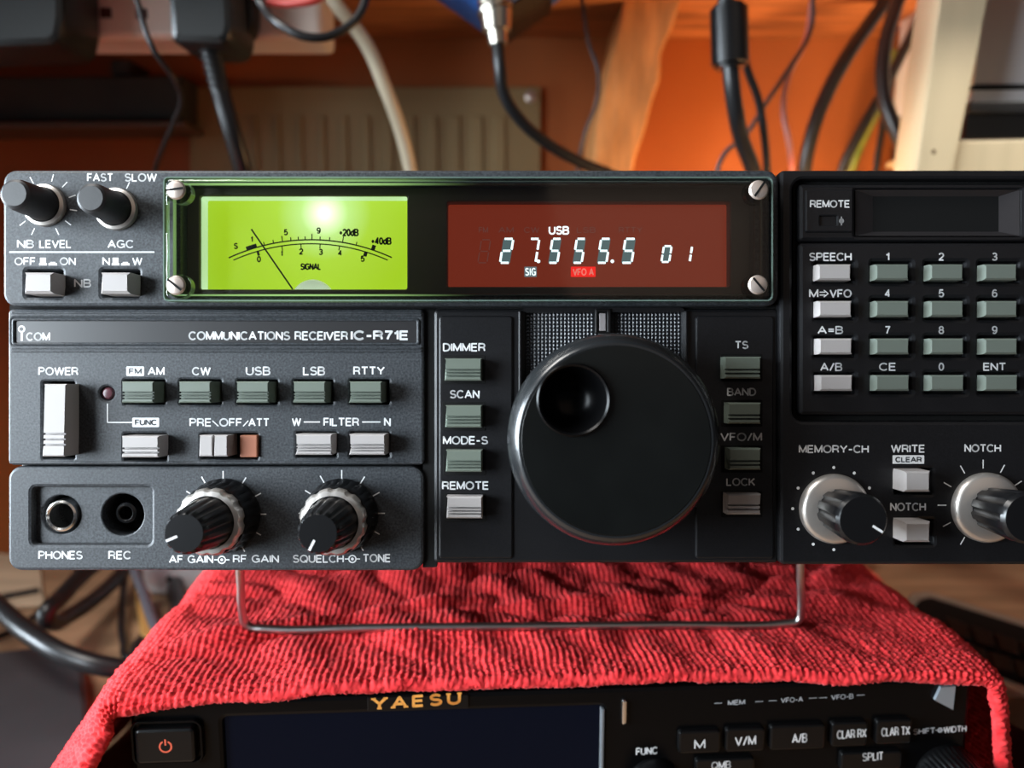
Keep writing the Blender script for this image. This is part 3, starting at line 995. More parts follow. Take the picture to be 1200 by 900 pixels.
# clear acrylic cover and its screws
AF = .0066
fin('acrylic_cover', plate_bm(FR.rect(193.5, 209.5, 903.5, 350, AF, .0012), [], -AF, -AF + .0030, .0006), M['acrylic'], radio)
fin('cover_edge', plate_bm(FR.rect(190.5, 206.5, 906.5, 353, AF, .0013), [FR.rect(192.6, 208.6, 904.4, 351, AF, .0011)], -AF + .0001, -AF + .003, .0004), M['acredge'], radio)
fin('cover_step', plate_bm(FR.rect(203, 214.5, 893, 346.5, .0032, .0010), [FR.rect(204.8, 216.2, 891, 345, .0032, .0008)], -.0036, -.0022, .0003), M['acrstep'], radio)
for x, y, ang in ((207, 223, 8), (207, 334.5, -38), (888.5, 223, 55), (887.5, 334, -50)):
    c = FR.at(x, y, AF)
    s = fin('screw', lathe_bm([(.0025, 0), (.0026, .0004), (.0022, .0009), (.0012, .0012), (0, .0013)], c[0], c[1], -AF, 32), M['screw'], radio)
    bm = bmesh.new()
    t = math.radians(ang)
    seg_bm(bm, (c[0] - .0023 * math.cos(t), c[1] - .0023 * math.sin(t)), (c[0] + .0023 * math.cos(t), c[1] + .0023 * math.sin(t)), .0006, -AF - .00135)
    fin('screw_slot', bm, M['matte'], s, recalc=False)
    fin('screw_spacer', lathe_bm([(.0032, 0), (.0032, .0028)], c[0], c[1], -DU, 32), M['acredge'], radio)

# =================================================================== lower transceiver
YT = .098
pl = PZ(150, 821, YT); pr = PZ(1140, 792, YT)
yaw = math.atan2(pr.y - pl.y, pr.x - pl.x)
YC = (pl + pr) / 2
YW = (pr - pl).length
trx = empty('radio_transceiver')
trx.location = (YC.x, YC.y, 0)
trx.rotation_euler = (0, 0, yaw)
YM = Matrix.Translation(trx.location) @ Matrix.Rotation(yaw, 4, 'Z')
tag(trx, 'black radio transceiver with dark screen lying under the red towel', 'radio')
FY = Face(YM)
hw = YW / 2
fin('case', box_bm(-hw + .003, .012, .010, hw - .003, .262, YT - .002, bev=.002), M['panel_dark'], trx)
scr = FY.rect(262, 832, 706, 980, 0, .002)
pwh = FY.rect(153, 846, 236, 893, 0, .002)
xa = FY.at(262, 860, 0)[0]; xb = FY.at(706, 860, 0)[0]; zt = FY.at(480, 835, 0)[1]
fin('front_panel', plate_bm(('r', -hw, .010, hw, YT - .0005, .003), [('r', xa, .022, xb, zt, .0015)], 0, .014, .0015), M['yblack'], trx)
fin('screen', plate_bm(('r', xa - .001, .021, xb + .001, zt + .001, .001), [], .0018, .004, .0002), M['yscreen'], trx)
for sx in (-1, 1):
    for yy in (.03, .235):
        fin('foot', box_bm(sx * .1 - .010, yy - .010, .0, sx * .1 + .010, yy + .010, .0105, bev=.001), M['rubber'], trx)
c0 = FY.at(195, 873, .003)
pb = fin('power_button', plate_bm(('r', c0[0] - .0095, c0[1] - .0062, c0[0] + .0085, c0[1] + .0052, .0016), [], -.003, .001, .0010), M['ykey'], trx)
fin('button_surround', plate_bm(('r', c0[0] - .0112, c0[1] - .0076, c0[0] + .0104, c0[1] + .0070, .003), [('r', c0[0] - .0102, c0[1] - .0068, c0[0] + .0093, c0[1] + .0060, .0022)], -.0016, .001, .0008), M['yblack'], trx)
bm = bmesh.new()
pcx, pcz = FY.at(194, 875, .003)
ring_bm(bm, pcx, pcz, .0015, .0020, -.00306, 24, 115, 425)
seg_bm(bm, (pcx, pcz + .0004), (pcx, pcz + .0024), .0005, -.00306)
fin('power_symbol', bm, M['powred'], pb, recalc=False)
n0 = FY.at(431, 833, 0); n1 = FY.at(549, 811, 0)
fin('nameplate', plate_bm(('r', n0[0], n0[1], n1[0], min(n1[1], YT - .0012), .0004), [], -.0004, .001, .0002), M['ykey'], trx)


def YTX(s, cx, cy, w, h, d=0.0, m=None, bold=.012, rot=-.066, parent=None, **k):
    """lettering on the transceiver's front, centred where it shows"""
    return fin('lettering', stroke_mesh(FY, s, cx - w / 2, cy - h / 2, cx + w / 2, cy + h / 2, d, .145 + bold * 2.4, rot, **k), m or M['white'], parent or trx, recalc=False)


YTX('YAESU', 488, 821.5, 104, 14.5, .0005, M['gold'], .030, serif=True, gap=.5)
greyink = mat('grey_ink', (.40, .41, .43), .6)
for s, cx, cy, w in (('MEM', 863, 823, 20), ('VFO-A', 928, 820, 26), ('VFO-B', 987, 816.5, 26)):
    YTX(s, cx, cy, w, 6, 0, greyink)
bm = bmesh.new()
for x, y in ((841, 824), (889, 822), (905, 821), (952, 818), (964, 817.5), (1008, 814.5)):
    p = FY.at(x - 4, y, 0); q = FY.at(x + 5, y, 0)
    seg_bm(bm, (p[0], (p[1] + q[1]) / 2), (q[0], (p[1] + q[1]) / 2), .0002, -.00006)
fin('line_markings', bm, greyink, trx, recalc=False)


def ykey(x0, y0, x1, y1, s, cx, cy, w, h):
    a = FY.at(x0, y1, .002); b = FY.at(x1, y0, .002)
    k_ = fin('button', plate_bm(('r', a[0], min(a[1], b[1]), b[0], max(a[1], b[1]), .0012), [], -.002, .001, .0007), M['ykey'], trx)
    if s:
        YTX(s, cx, cy, w, h, .002, None, .0, parent=k_)


ykey(795, 856, 845, 884, 'M', 820, 872, 13, 11)
ykey(850, 853, 897, 882, 'V/M', 873.5, 868, 25, 11)
ykey(902, 849, 968, 880, 'A/B', 937, 865, 18, 11)
ykey(974, 846, 1018, 876, 'CLAR RX', 998, 860, 35, 10.5)
ykey(1026, 843, 1070, 873, 'CLAR TX', 1049.5, 857, 34, 10.5)
ykey(985, 880, 1058, 904, 'SPLIT', 1023, 886.5, 25, 10)
ykey(815, 888, 885, 912, 'QMB', 845, 896.5, 23, 9)
YTX('FUNC', 758, 880, 26, 9, 0, None, .02)
YTX('SHIFT', 1083, 856.7, 26, 7, 0, greyink)
YTX('WIDTH', 1119, 854.5, 27, 7.5, 0, None)
bm = bmesh.new()
c = FY.at(1101.5, 855.5, 0)
ring_bm(bm, c[0], c[1], .0004, .0009, -.00006, 16)
seg_bm(bm, (c[0] - .0016, c[1]), (c[0] + .0016, c[1]), .0003, -.00006)
fin('dual_knob_symbol', bm, greyink, trx, recalc=False)
c = FY.at(1108, 908, 0)
k = fin('width_knob', lathe_bm([(.0108, 0), (.0108, .0015), (.0104, .003), (.0100, .010), (.0088, .0125), (.0075, .0132), (0, .0135)], c[0], c[1], 0, 120, (40, .0004, 2, 4)), M['ykey'], trx)
c = FY.at(766, 918, 0)
k = fin('function_knob', lathe_bm([(.0088, 0), (.0088, .0015), (.0080, .003), (.0077, .009), (.0068, .0102), (0, .0104)], c[0], c[1], 0, 64), M['ykey'], trx)
c = FY.at(731, 833, 0)
fin('highlight_bar', plate_bm(('r', c[0] - .0008, c[1] - .0042, c[0] + .0008, c[1] + .0042, .0007), [], -.0012, .001, .0006), M['chrome'], trx)  # raised bar stands in for a highlight on the recess bezel
c = FY.at(706, 850, 0)
fin('screen_edge', plate_bm(('r', c[0] - .0006, c[1] - .02, c[0] + .0006, c[1] + .0056, .0003), [], -.0008, .002, .0004), mat('edge_grey', (.12, .13, .14), .3), trx)
bm = bmesh.new()
q4 = [FY.at(*p, .0012) for p in ((1103, 806), (1120, 804), (1117, 832), (1096, 821))]
f4 = [bm.verts.new((x, -.0012, z)) for x, z in q4]; b4 = [bm.verts.new((x, .001, z)) for x, z in q4]
bm.faces.new(f4)
for i in range(4):
    bm.faces.new((f4[i], f4[(i + 1) % 4], b4[(i + 1) % 4], b4[i]))
fin('silver_corner', bm, mat('corner_silver', (.33, .38, .42), .3, metal=.5), trx)

# =================================================================== red towel over the transceiver
def towel():
    ns, ntt = 980, 560
    a = hw + .001
    rc = .012
    s = np.linspace(-a - .125, a + .125, ns)
    t = np.linspace(0, .285, ntt)
    S, Tt = np.meshgrid(s, t, indexing='ij')

    def surf(S, Tt):
        tf = Tt / .285
        phiL = np.radians(60 - 6 * tf)
        phiR = np.radians(88 - 52 * np.clip(tf * 1.4, 0, 1))
        over = np.abs(S) - a
        phi = np.where(S < 0, phiL, phiR)
        th = np.clip(over / rc, 0, phi)
        x_ = np.where(over > 0, a + rc * np.sin(th), np.abs(S))
        z_ = np.where(over > 0, -rc * (1 - np.cos(th)), 0)
        rest = np.clip(over - rc * phi, 0, None)
        x_ = x_ + rest * np.cos(phi)
        z_ = z_ - rest * np.sin(phi)
        x_ = np.sign(S) * x_
        # soft wrinkles of the cloth
        w = (.0022 * np.sin(38 * S + 55 * Tt + 1.0) * np.sin(31 * Tt - 21 * S) + .0014 * np.sin(95 * S - 70 * Tt + 2.2) * np.sin(60 * Tt + 12 * S)
             + .0007 * np.sin(140 * Tt + 33 * np.sin(9 * S)))
        def fold(sx, tx, ang, wid, amp, ln):
            ca, sa = math.cos(ang), math.sin(ang)
            u = (S - sx) * ca + (Tt - tx) * sa
            v = -(S - sx) * sa + (Tt - tx) * ca
            return amp * np.exp(-(v / wid) ** 2) * np.exp(-(u / ln) ** 4)
        w = w + fold(-.08, .045, .28, .005, .0034, .06) + fold(.03, .036, .05, .006, .0024, .09) - fold(.02, .052, .03, .004, .0022, .09)
        w = w + fold(.06, .10, -.25, .008, .003, .06) + fold(-.02, .095, .2, .009, .0035, .05) + fold(.13, .09, .8, .006, .003, .04) + fold(-.13, .085, -.4, .006, .0035, .03)
        w = w - fold(.09, .07, .5, .004, .002, .04)
        env = .35 + .65 * np.clip(Tt / .04, 0, 1)
        z_ = z_ + np.abs(w) * env * np.where(over > 0, np.exp(-np.clip(over, 0, None) / .03), 1) + .0035
        x_ = x_ + np.where(over > 0, np.sign(S) * .004 * np.sin(Tt * 75 + np.sign(S)) * np.clip(over / .05, 0, 1), 0)
        # the front hem hangs a little over the front edge, most at the two corners
        ov_ = (-.0034 + .0088 * np.clip((-S - .035) / (hw - .035), 0, 1) ** 2 + .0062 * np.clip((S - .03) / (hw - .03), 0, 1) ** 1.2
               + .0004 * np.sin(S * 61) - .0012 * np.exp(-((S - .045) / .03) ** 2)) * np.where(over > 0, np.exp(-np.clip(over, 0, None) / .02), 1)
        qq = Tt - ov_
        z_ = z_ + np.where(qq < 0, qq * .93, 0) - .0008 * np.exp(-(qq / .003) ** 2)
        # near the front the hanging sides curl inwards round the corner
        x_ = x_ - np.sign(S) * .0075 * np.exp(-Tt / .007) * np.clip(over / .014, 0, 1)
        y_ = np.where(qq < 0, qq * .25, qq) - .0035
        y_ = y_ - (.014 * np.clip(over / .06, 0, 1) * (S < 0) + .004 * np.clip(over / .06, 0, 1) * (S > 0)) * np.clip(1 - Tt / .2, 0, 1)
        return np.stack([x_, y_, z_ + YT], -1)

    B = surf(S, Tt)
    e = .0008
    du = surf(S + e, Tt) - surf(S - e, Tt)
    dv = surf(S, Tt + e) - surf(S, Tt - e)
    n = np.cross(du, dv)
    n /= np.linalg.norm(n, axis=-1, keepdims=True) + 1e-12
    # terry loops: rows of little beads running front to back
    p1, p2 = .0021, .0018
    uu = S / p1 + .5 * np.sin(Tt * 35 + S * 12) + .10 * np.sin(Tt * 330 + S * 75)
    row = np.floor(uu)
    hsh = np.modf(np.abs(np.sin(row * 12.9898) * 43758.5453))[0]
    vv = Tt / p2 + hsh * 1.0 + .2 * np.sin(row * 3.1 + Tt * 40)
    colm = np.floor(vv)
    h2 = np.modf(np.abs(np.sin(row * 78.233 + colm * 37.719) * 43758.5453))[0]
    h3 = np.modf(np.abs(np.sin(row * 39.425 + colm * 11.135) * 24634.6345))[0]
    fu = uu - row - .5 + (h3 - .5) * .22
    fv = vv - colm - .5
    bead = np.sqrt(np.clip(1 - (fu / .50) ** 2 - (fv / .50) ** 2, 0, 1))
    H = .00125 * bead * (.65 + .5 * h2)
    Vt = B + n * H[..., None]
    # rolled front hem
    hem = []
    r = .0016
    tdir = dv[:, 0] / (np.linalg.norm(dv[:, 0], axis=-1, keepdims=True))
    for k_ in range(6):
        al = math.pi * (1 - k_ / 6)
        hem.append(B[:, 0] - n[:, 0] * r * (1 - math.cos(al)) - tdir * r * math.sin(al) * 1.1)
    hem = np.stack(hem, 1)
    hem += (np.random.rand(*hem.shape) - .5) * .0007
    Vt = np.concatenate([hem, Vt], 1)
    nt2 = Vt.shape[1]
    Vt[..., 2] = np.maximum(Vt[..., 2], .0015)
    idx = np.arange(ns * nt2).reshape(ns, nt2)
    q = np.stack([idx[:-1, :-1], idx[1:, :-1], idx[1:, 1:], idx[:-1, 1:]], -1).reshape(-1, 4)
    me = bpy.data.meshes.new('red_towel')
    me.vertices.add(ns * nt2)
    me.vertices.foreach_set('co', Vt.reshape(-1).astype(np.float32))
    me.loops.add(q.size)
    me.loops.foreach_set('vertex_index', q.reshape(-1).astype(np.int32))
    me.polygons.add(len(q))
    me.polygons.foreach_set('loop_start', (np.arange(len(q)) * 4).astype(np.int32))
    me.polygons.foreach_set('use_smooth', np.ones(len(q), bool))
    me.update(calc_edges=True)
    me.validate()
    me.materials.append(M['towel'])
    o = bpy.data.objects.new('red_towel', me)
    COL.objects.link(o)
    o.location = trx.location
    o.rotation_euler = trx.rotation_euler
    tag(o, 'red looped terry towel draped over the lower transceiver', 'towel')


towel()

# wire stand under the receiver
zf = YT + .0074
fl = PZ(285, 737, zf); frr = PZ(939, 731, zf)
inv = RM.inverted()
tl = P(279, 640, fl.y - .004); tr = P(937, 640, frr.y - .004)
rad = .0014
pts = [tl, tl.lerp(fl, .5), fl + (tl - fl).normalized() * .007]
pts2 = [frr + (tr - frr).normalized() * .006, tr.lerp(frr, .5), tr]
mid = [fl + Vector((.0015, 0, .0012)), fl + Vector((.007, 0, 0)), fl.lerp(frr, .25), fl.lerp(frr, .5), fl.lerp(frr, .75), frr + Vector((-.006, 0, 0)), frr + Vector((-.0012, 0, .0012))]
cable('wire_stand', [inv @ p for p in pts + mid + pts2], rad, mat('stand_wire', (.56, .54, .52), .3, metal=1.0), radio, 8)

# =================================================================== setting
def struct(o, label=None):
    o['kind'] = 'structure'
    if label:
        o['label'] = label
    return o


WY = .62
struct(fin('wall_back', box_bm(-1.2, WY, -.5, 1.2, WY + .05, 1.2), M['wall']), 'orange painted wall behind the receiver')
struct(fin('floor', box_bm(-2.5, -3.0, -.78, 2.5, WY, -.74), mat('floor_brown', (.12, .085, .06), .6, var=.3, vscale=4)), 'plain brown floor below the desk')
desk = empty('desk', (0, .35, -.74))
tag(desk, 'brown wooden desk carrying both radios', 'desk')
o = fin('worktop', box_bm(-1.1, .02, -.03, 1.1, WY - .001, 0, bev=.003), M['desk'], desk)
o.location = -Vector(desk.location)
for sx in (-1, 1):
    for yy in (.08, .56):
        o = fin('leg', box_bm(sx * 1.02 - .03, yy - .03, -.74, sx * 1.02 + .03, yy + .03, -.03, bev=.003), M['desk'], desk)
        o.location = -Vector(desk.location)

SHZ = P(600, 45, WY).z
shelf = fin('wall_shelf', box_bm(-1.0, .40, SHZ, 1.0, WY - .0005, SHZ + .022, bev=.001), M['shelf'])
tag(shelf, 'brown wooden shelf on the orange back wall above the radios', 'shelf')


def prism(name, pts, yf, yb, m, parent=None, bev=0.0):
    """a board-like shape whose front outline, at depth yf, shows at these picture positions"""
    bm = bmesh.new()
    f = [bm.verts.new(P(px, py, yf)) for px, py in pts]
    b = [bm.verts.new((v.co.x, yb, v.co.z)) for v in f]
    bm.faces.new(f)
    bm.faces.new(list(reversed(b)))
    for i in range(len(f)):
        j = (i + 1) % len(f)
        bm.faces.new((f[i], b[i], b[j], f[j]))
    bmesh.ops.recalc_face_normals(bm, faces=bm.faces)
    if bev:
        bmesh.ops.bevel(bm, geom=list(bm.edges), offset=bev, segments=2, profile=.5, affect='EDGES')
    return fin(name, bm, m, parent, .5)


# rough timber bracket under the shelf
br = prism('shelf_bracket', [(738, -45), (812, -45), (798, 0), (789, 30), (775, 62), (774, 92), (764, 120), (757, 150), (745, 185), (736, 230), (728, 330), (690, 330), (693, 230), (697, 150), (712, 80), (728, 20)],
           .54, WY - .0005, M['bracket'], bev=.002)
tag(br, 'rough orange timber bracket leaning under the shelf', 'bracket')

# beige ribbed panel on the wall
bp = empty('ribbed_panel', P(430, 330, WY - .012))
tag(bp, 'large beige ribbed plastic panel screwed to the orange wall', 'panel')


def child_of(o, parent):
    o.parent = parent
    o.matrix_parent_inverse = Matrix.Translation(-Vector(parent.location))
    return o


child_of(prism('panel_sheet', [(222, 101), (634, 101), (634, 420), (222, 420)], WY - .008, WY - .0005, M['beige'], bev=.0015), bp)
bm = bmesh.new()
for i in range(13):
    x = 272 + i * 25.5
    p0 = P(x, 136, WY - .009); p1 = P(x + 15, 415, WY - .009)
    box_bm(p0.x, WY - .0098, p1.z, p1.x, WY - .0075, p0.z, bm, .0012)
child_of(fin('panel_ribs', bm, M['beige']), bp)
sp_ = P(622, 113, WY - .009)
child_of(fin('screw', lathe_bm([(.0045, 0), (.0045, .001), (.003, .002), (0, .0023)], sp_.x, sp_.z, WY - .008, 24), M['screw']), bp)

# dark rail
dr = empty('dark_rail', P(60, 140, WY - .03))
tag(dr, 'long dark rail with a lower lip on the wall below the white sockets', 'rail')
child_of(prism('rail_body', [(-160, 90), (214, 88), (214, 140), (-160, 141)], WY - .035, WY - .0005, M['darkrail'], bev=.002), dr)
child_of(prism('rail_lip', [(-160, 143), (216, 141), (216, 149), (-160, 151)], WY - .045, WY - .0005, mat('lip_brown', (.07, .035, .02), .5), bev=.0015), dr)
child_of(prism('rail_clip', [(130, 70), (153, 70), (153, 88), (130, 88)], WY - .03, WY - .0005, M['darkrail'], bev=.001), dr)

# extension socket strip under the shelf
SY = .47
ss = empty('socket_strip', P(240, 20, SY))
tag(ss, 'white plastic mains socket strip under the shelf with black plugs in it', 'socket strip')
top = SHZ - P(0, 45, SY).z
bm = bmesh.new()
l = P(62, 45, SY); r = P(378, 45, SY)
child_of(fin('socket_body', box_bm(l.x, SY, l.z, r.x, SY + .035, SHZ - .0002, bev=.004), M['socket']), ss)
for x, y in ((124, 15), (166, 16)):
    p = P(x, y, SY)
    child_of(fin('socket_opening', box_bm(p.x - .0035, SY - .0004, p.z - .0030, p.x + .0035, SY + .002, p.z + .0030, bev=.0008), M['slot']), ss)

# black adapter, far left
ad = empty('power_adapter', P(30, 40, SY - .03))
tag(ad, 'large square black power adapter plugged in at the left end of the socket strip', 'power adapter')
child_of(prism('adapter_body', [(-70, -60), (72, -60), (74, 20), (70, 44), (60, 53), (-70, 58)], SY - .042, SY - .003, M['plug'], bev=.004), ad)
child_of(prism('adapter_rear', [(-55, -60), (86, -60), (88, 20), (85, 40), (-55, 46)], SY - .012, SY - .0005, M['black'], bev=.002), ad)

# moulded plug with thick lead
pg = empty('mains_plug', P(245, 30, SY - .02))
tag(pg, 'black moulded mains plug with thick ribbed lead hanging from the socket strip', 'plug')
child_of(prism('plug_body', [(192, -50), (268, -50), (272, 30), (268, 47), (258, 52), (205, 50), (198, 42)], SY - .040, SY - .0005, M['plug'], bev=.004), pg)
child_of(prism('plug_back', [(215, -50), (296, -50), (297, 25), (293, 38), (285, 44), (225, 46)], SY - .014, SY - .0004, M['black'], bev=.002), pg)
bm = bmesh.new()
for i in range(7):
    p = P(246 + i * 1.7, 55 + i * 8, SY - .022)
    m4 = Matrix.Translation(p) @ Matrix.Rotation(math.radians(12), 4, 'Y')
    bmesh.ops.create_cone(bm, cap_ends=True, segments=20, radius1=.0068 - i * .00028, radius2=.0068 - i * .00028, depth=.0028, matrix=m4)
child_of(fin('strain_relief', bm, M['cable']), pg)
child_of(cable('plug_lead', [P(243, 45, SY - .022), P(252, 80, SY - .022), P(262, 120, SY - .02), P(275, 165, SY - .015), P(288, 215, SY), P(296, 280, SY + .04), P(290, 420, SY + .06)], .0052, M['cable']), pg)


def wire(name, pts, r, m, label, cat='cable', group=None):
    ps = [P(*p) for p in pts]
    if pts[-1][1] > 200:
        ps.append(ps[-1] + Vector((0, .012, -.20)))
    o = cable(name, ps, r, m)
    tag(o, label, cat, group)
    return o


W = wire
W('hanging_cable', [(150, -40, .425), (161, 2, .42), (180, 58, .42), (203, 92, .43), (212, 112, .44), (203, 145, .46), (190, 175, .48), (181, 205, .5), (178, 300, .53)], .0014, M['cable'],
  'thin black cable curving down over the white socket strip')
W('hanging_cable', [(285, -40, .42), (305, 2, .42), (330, 30, .41), (365, 44, .41), (400, 36, .415), (422, 15, .42), (432, -40, .43)], .0022, M['cable'],
  'black cable drooping in a loop across the right end of the socket strip')
W('red_cable', [(288, -12, .43), (312, 1, .425), (345, 4, .42), (378, -4, .42), (400, -30, .425)], .0020, M['wire_red'],
  'red cable just above the drooping loop beside the socket strip')
W('white_cable', [(365, -45, .45), (392, 2, .45), (428, 50, .46), (452, 105, .47), (470, 155, .485), (482, 205, .5), (496, 300, .53), (500, 430, .55)], .0040, M['cablew'],
  'thick cream cable hanging in front of the beige ribbed panel')

# blue box with coaxial plug
BY = .45
bb = empty('blue_box', P(580, -40, BY))
tag(bb, 'blue metal box hanging under the shelf with a nickel coaxial connector below it', 'box')
child_of(prism('box_body', [(480, -64), (585, -110), (682, -64), (585, 12)], BY - .005, BY + .06, M['blue'], bev=.0015), bb)
child_of(prism('box_side', [(590, 2), (586, 17), (650, -28), (660, -60)], BY + .0, BY + .062, M['black'], bev=.001), bb)
co = empty('coax_cable', P(590, 50, BY - .02))
tag(co, 'black coaxial cable with a nickel plug below the blue box', 'cable')
cy = BY - .012
bm = bmesh.new()
for (x, y, x2, y2, r0, r1) in ((577, -24, 579, 8, .0085, .0085), (579, 8, 581, 13, .0098, .0098), (581, 13, 582, 36, .0088, .0078), (582, 36, 584, 52, .0058, .0050)):
    p = P(x, y, cy); q = P(x2, y2, cy)
    m4 = Matrix.Translation((p + q) / 2) @ (p - q).to_track_quat('Z', 'Y').to_matrix().to_4x4()
    bmesh.ops.create_cone(bm, cap_ends=True, segments=32, radius1=r1, radius2=r0, depth=(p - q).length, matrix=m4)
child_of(fin('coax_connector', bm, M['nickel']), co)
child_of(cable('cable_sheath', [P(583, 48, cy), P(586, 80, cy), P(590, 108, cy + .005), P(606, 136, cy + .012), P(640, 167, cy + .025), P(680, 190, cy + .04), P(730, 212, cy + .06), P(780, 260, cy + .09), P(800, 400, cy + .1)], .0034, M['cable']), co)

W('thin_wire', [(676, -40, .50), (683, 5, .50), (690, 50, .50), (701, 85, .50), (699, 120, .505), (686, 155, .51), (677, 200, .52), (672, 300, .54)], .0012, M['wire_grey'],
  'thin grey wire hanging left of the timber bracket', 'wire')

# ferrite cable
fc = empty('ferrite_cable', P(855, 40, .44))
tag(fc, 'thick black cable with a cylindrical ferrite choke right of the timber bracket', 'cable')
FYD = .44
p = P(854, 6, FYD); q = P(856, 80, FYD)
bm = bmesh.new()
m4 = Matrix.Translation((p + q) / 2) @ (p - q).to_track_quat('Z', 'Y').to_matrix().to_4x4()
bmesh.ops.create_cone(bm, cap_ends=True, segments=40, radius1=.0100, radius2=.0100, depth=(p - q).length, matrix=m4)
bmesh.ops.bevel(bm, geom=[e for e in bm.edges if len(e.link_faces) == 2 and any(len(f.verts) > 4 for f in e.link_faces)], offset=.002, segments=3, affect='EDGES')
child_of(fin('ferrite_choke', bm, M['black']), fc)
child_of(cable('cable_sheath', [P(842, -45, FYD), P(851, 0, FYD), P(856, 80, FYD), P(861, 125, FYD + .005), P(868, 160, FYD + .015), P(884, 205, FYD + .03), P(900, 300, FYD + .07), P(905, 430, FYD + .09)], .0046, M['cable']), fc)

RW = [
    ('hanging_cable', [(866, 40, .462), (876, 82, .465), (888, 115, .47), (895, 155, .475), (899, 205, .485), (900, 300, .52)], .0024, M['cable'], 'slim black cable hanging directly right of the ferrite cable', 'cable'),
    ('thin_wire', [(945, -40, .50), (953, 10, .50), (950, 35, .50), (928, 75, .49), (897, 122, .48), (872, 160, .47), (848, 182, .465), (840, 205, .465), (838, 300, .50)], .0014, M['wire_grey'], 'thin dark wire slanting across behind the ferrite cable', 'wire'),
    ('red_wire', [(958, -40, .505), (951, 5, .505), (945, 45, .50), (924, 90, .49), (918, 130, .485), (925, 170, .485), (928, 205, .49), (930, 300, .53)], .0017, M['wire_pink'], 'thin red and white wire between the ferrite cable and the thick black cables', 'wire'),
    ('hanging_cable', [(1050, -15, .54), (1020, 26, .535), (995, 62, .53), (968, 112, .53), (952, 155, .53), (942, 205, .535), (938, 300, .56)], .0046, M['cable'], 'thick black cable arching left from the shelf, left of the crossing cables', 'cable'),
    ('hanging_cable', [(1060, -20, .525), (1046, 20, .52), (1036, 60, .515), (1035, 105, .51), (1046, 145, .505), (1064, 185, .505), (1078, 230, .52), (1085, 320, .56)], .0044, M['cable'], 'thick black cable bowing left then down to the foot of the pine frame', 'cable'),
    ('hanging_cable', [(1100, -30, .565), (1080, 15, .56), (1056, 65, .555), (1030, 115, .55), (1005, 160, .55), (985, 205, .555), (970, 300, .575)], .0034, M['cable'], 'black cable slanting down left behind the bowed cable', 'cable'),
    ('green_wire', [(1046, 60, .585), (1034, 115, .58), (1018, 150, .575), (1004, 180, .575), (994, 212, .58), (980, 300, .59)], .0032, M['wire_green'], 'green and yellow earth wire beside the slanting black cable', 'wire'),
    ('hanging_cable', [(1112, -30, .49), (1102, 15, .49), (1088, 55, .49), (1075, 105, .485), (1066, 150, .485), (1062, 205, .49), (1060, 300, .53)], .0036, M['cable'], 'black cable running down close along the left of the pine frame', 'cable'),
    ('hanging_cable', [(1052, 60, .592), (1042, 105, .59), (1034, 150, .59), (1026, 205, .592), (1020, 300, .6)], .0026, M['cable'], 'thinner black cable hanging straight behind the bowed cable', 'cable'),
]
for n_, pts_, r_, m_, lb, ct in RW:
    W(n_, pts_, r_, m_, lb, ct, 'black cables hanging between the timber bracket and the pine frame' if ct == 'cable' else None)

# pine frame at right
PY = .45
pf = empty('pine_frame', P(1400, 300, PY))
tag(pf, 'pale pine frame with a slanted post and a rail carrying the white device', 'wooden frame')
post = child_of(prism('post', [(1110, -60), (1171, -60), (1118, 200), (1110, 235), (1110, 300), (1066, 300), (1066, 235), (1073, 200)], PY, PY + .028, M['pine'], bev=.0012), pf)
child_of(prism('rail', [(1119, 165), (1460, 160), (1460, 300), (1088, 300)], PY + .003, PY + .030, M['pine'], bev=.0012), pf)
child_of(prism('ledge', [(1121, 164), (1460, 159), (1460, 168), (1120, 172)], PY + .031, PY + .12, M['pine'], bev=.0008), pf)
kp = P(1094, 178, PY)
xr = P(1440, 300, PY).x
child_of(fin('frame_leg', box_bm(xr - .03, PY + .003, .0005, xr, PY + .03, P(1440, 296, PY).z, bev=.001), M['pine']), pf)
bm = bmesh.new()
disc_bm(bm, kp.x, kp.z, .0013, PY - .0002, 12)
child_of(fin('screw_hole', bm, mat('knot_brown', (.09, .05, .02), .6), None, recalc=False), pf)
EY = PY + .034
dv_ = empty('white_device', P(1200, 150, EY))
tag(dv_, 'white panelled device with a black base standing on the rail of the pine frame', 'device')
child_of(prism('device_body', [(1158, -80), (1420, -80), (1420, 100), (1140, 101)], EY, EY + .10, M['devwhite'], bev=.001), dv_)
child_of(prism('device_gap', [(1141, 99), (1420, 97), (1420, 103), (1140, 105)], EY - .001, EY + .09, M['matte'], bev=.0003), dv_)
child_of(prism('device_foot', [(1140, 105), (1420, 103), (1420, 117), (1138, 119)], EY, EY + .09, M['devwhite'], bev=.0005), dv_)
child_of(prism('device_base', [(1137, 119), (1420, 117), (1420, 131), (1135, 132)], EY - .004, EY + .09, mat('base_band', (.03, .031, .034), .35), bev=.001), dv_)
child_of(prism('device_plinth', [(1133, 132), (1420, 131), (1420, 160.5), (1130, 162.5)], EY - .002, EY + .09, M['black'], bev=.001), dv_)
FD = Face(Matrix.Translation((0, EY, 0)))
gi = mat('device_ink', (.07, .07, .08), .5)
child_of(text(FD, None, 'DY', 1189, 4, 1206, 13, 0, gi, 0.0), dv_)
child_of(text(FD, None, 'L', 1197, 24, 1210, 37, 0, gi, 0.03), dv_)

# =================================================================== on the desk
def on(px, py, z):
    return PZ(px, py, z)


def desk_wire(name, pts, r, m, label):
    o = cable(name, [PZ(px, py, z) for px, py, z in pts], r, m)
    tag(o, label, 'cable')
    return o


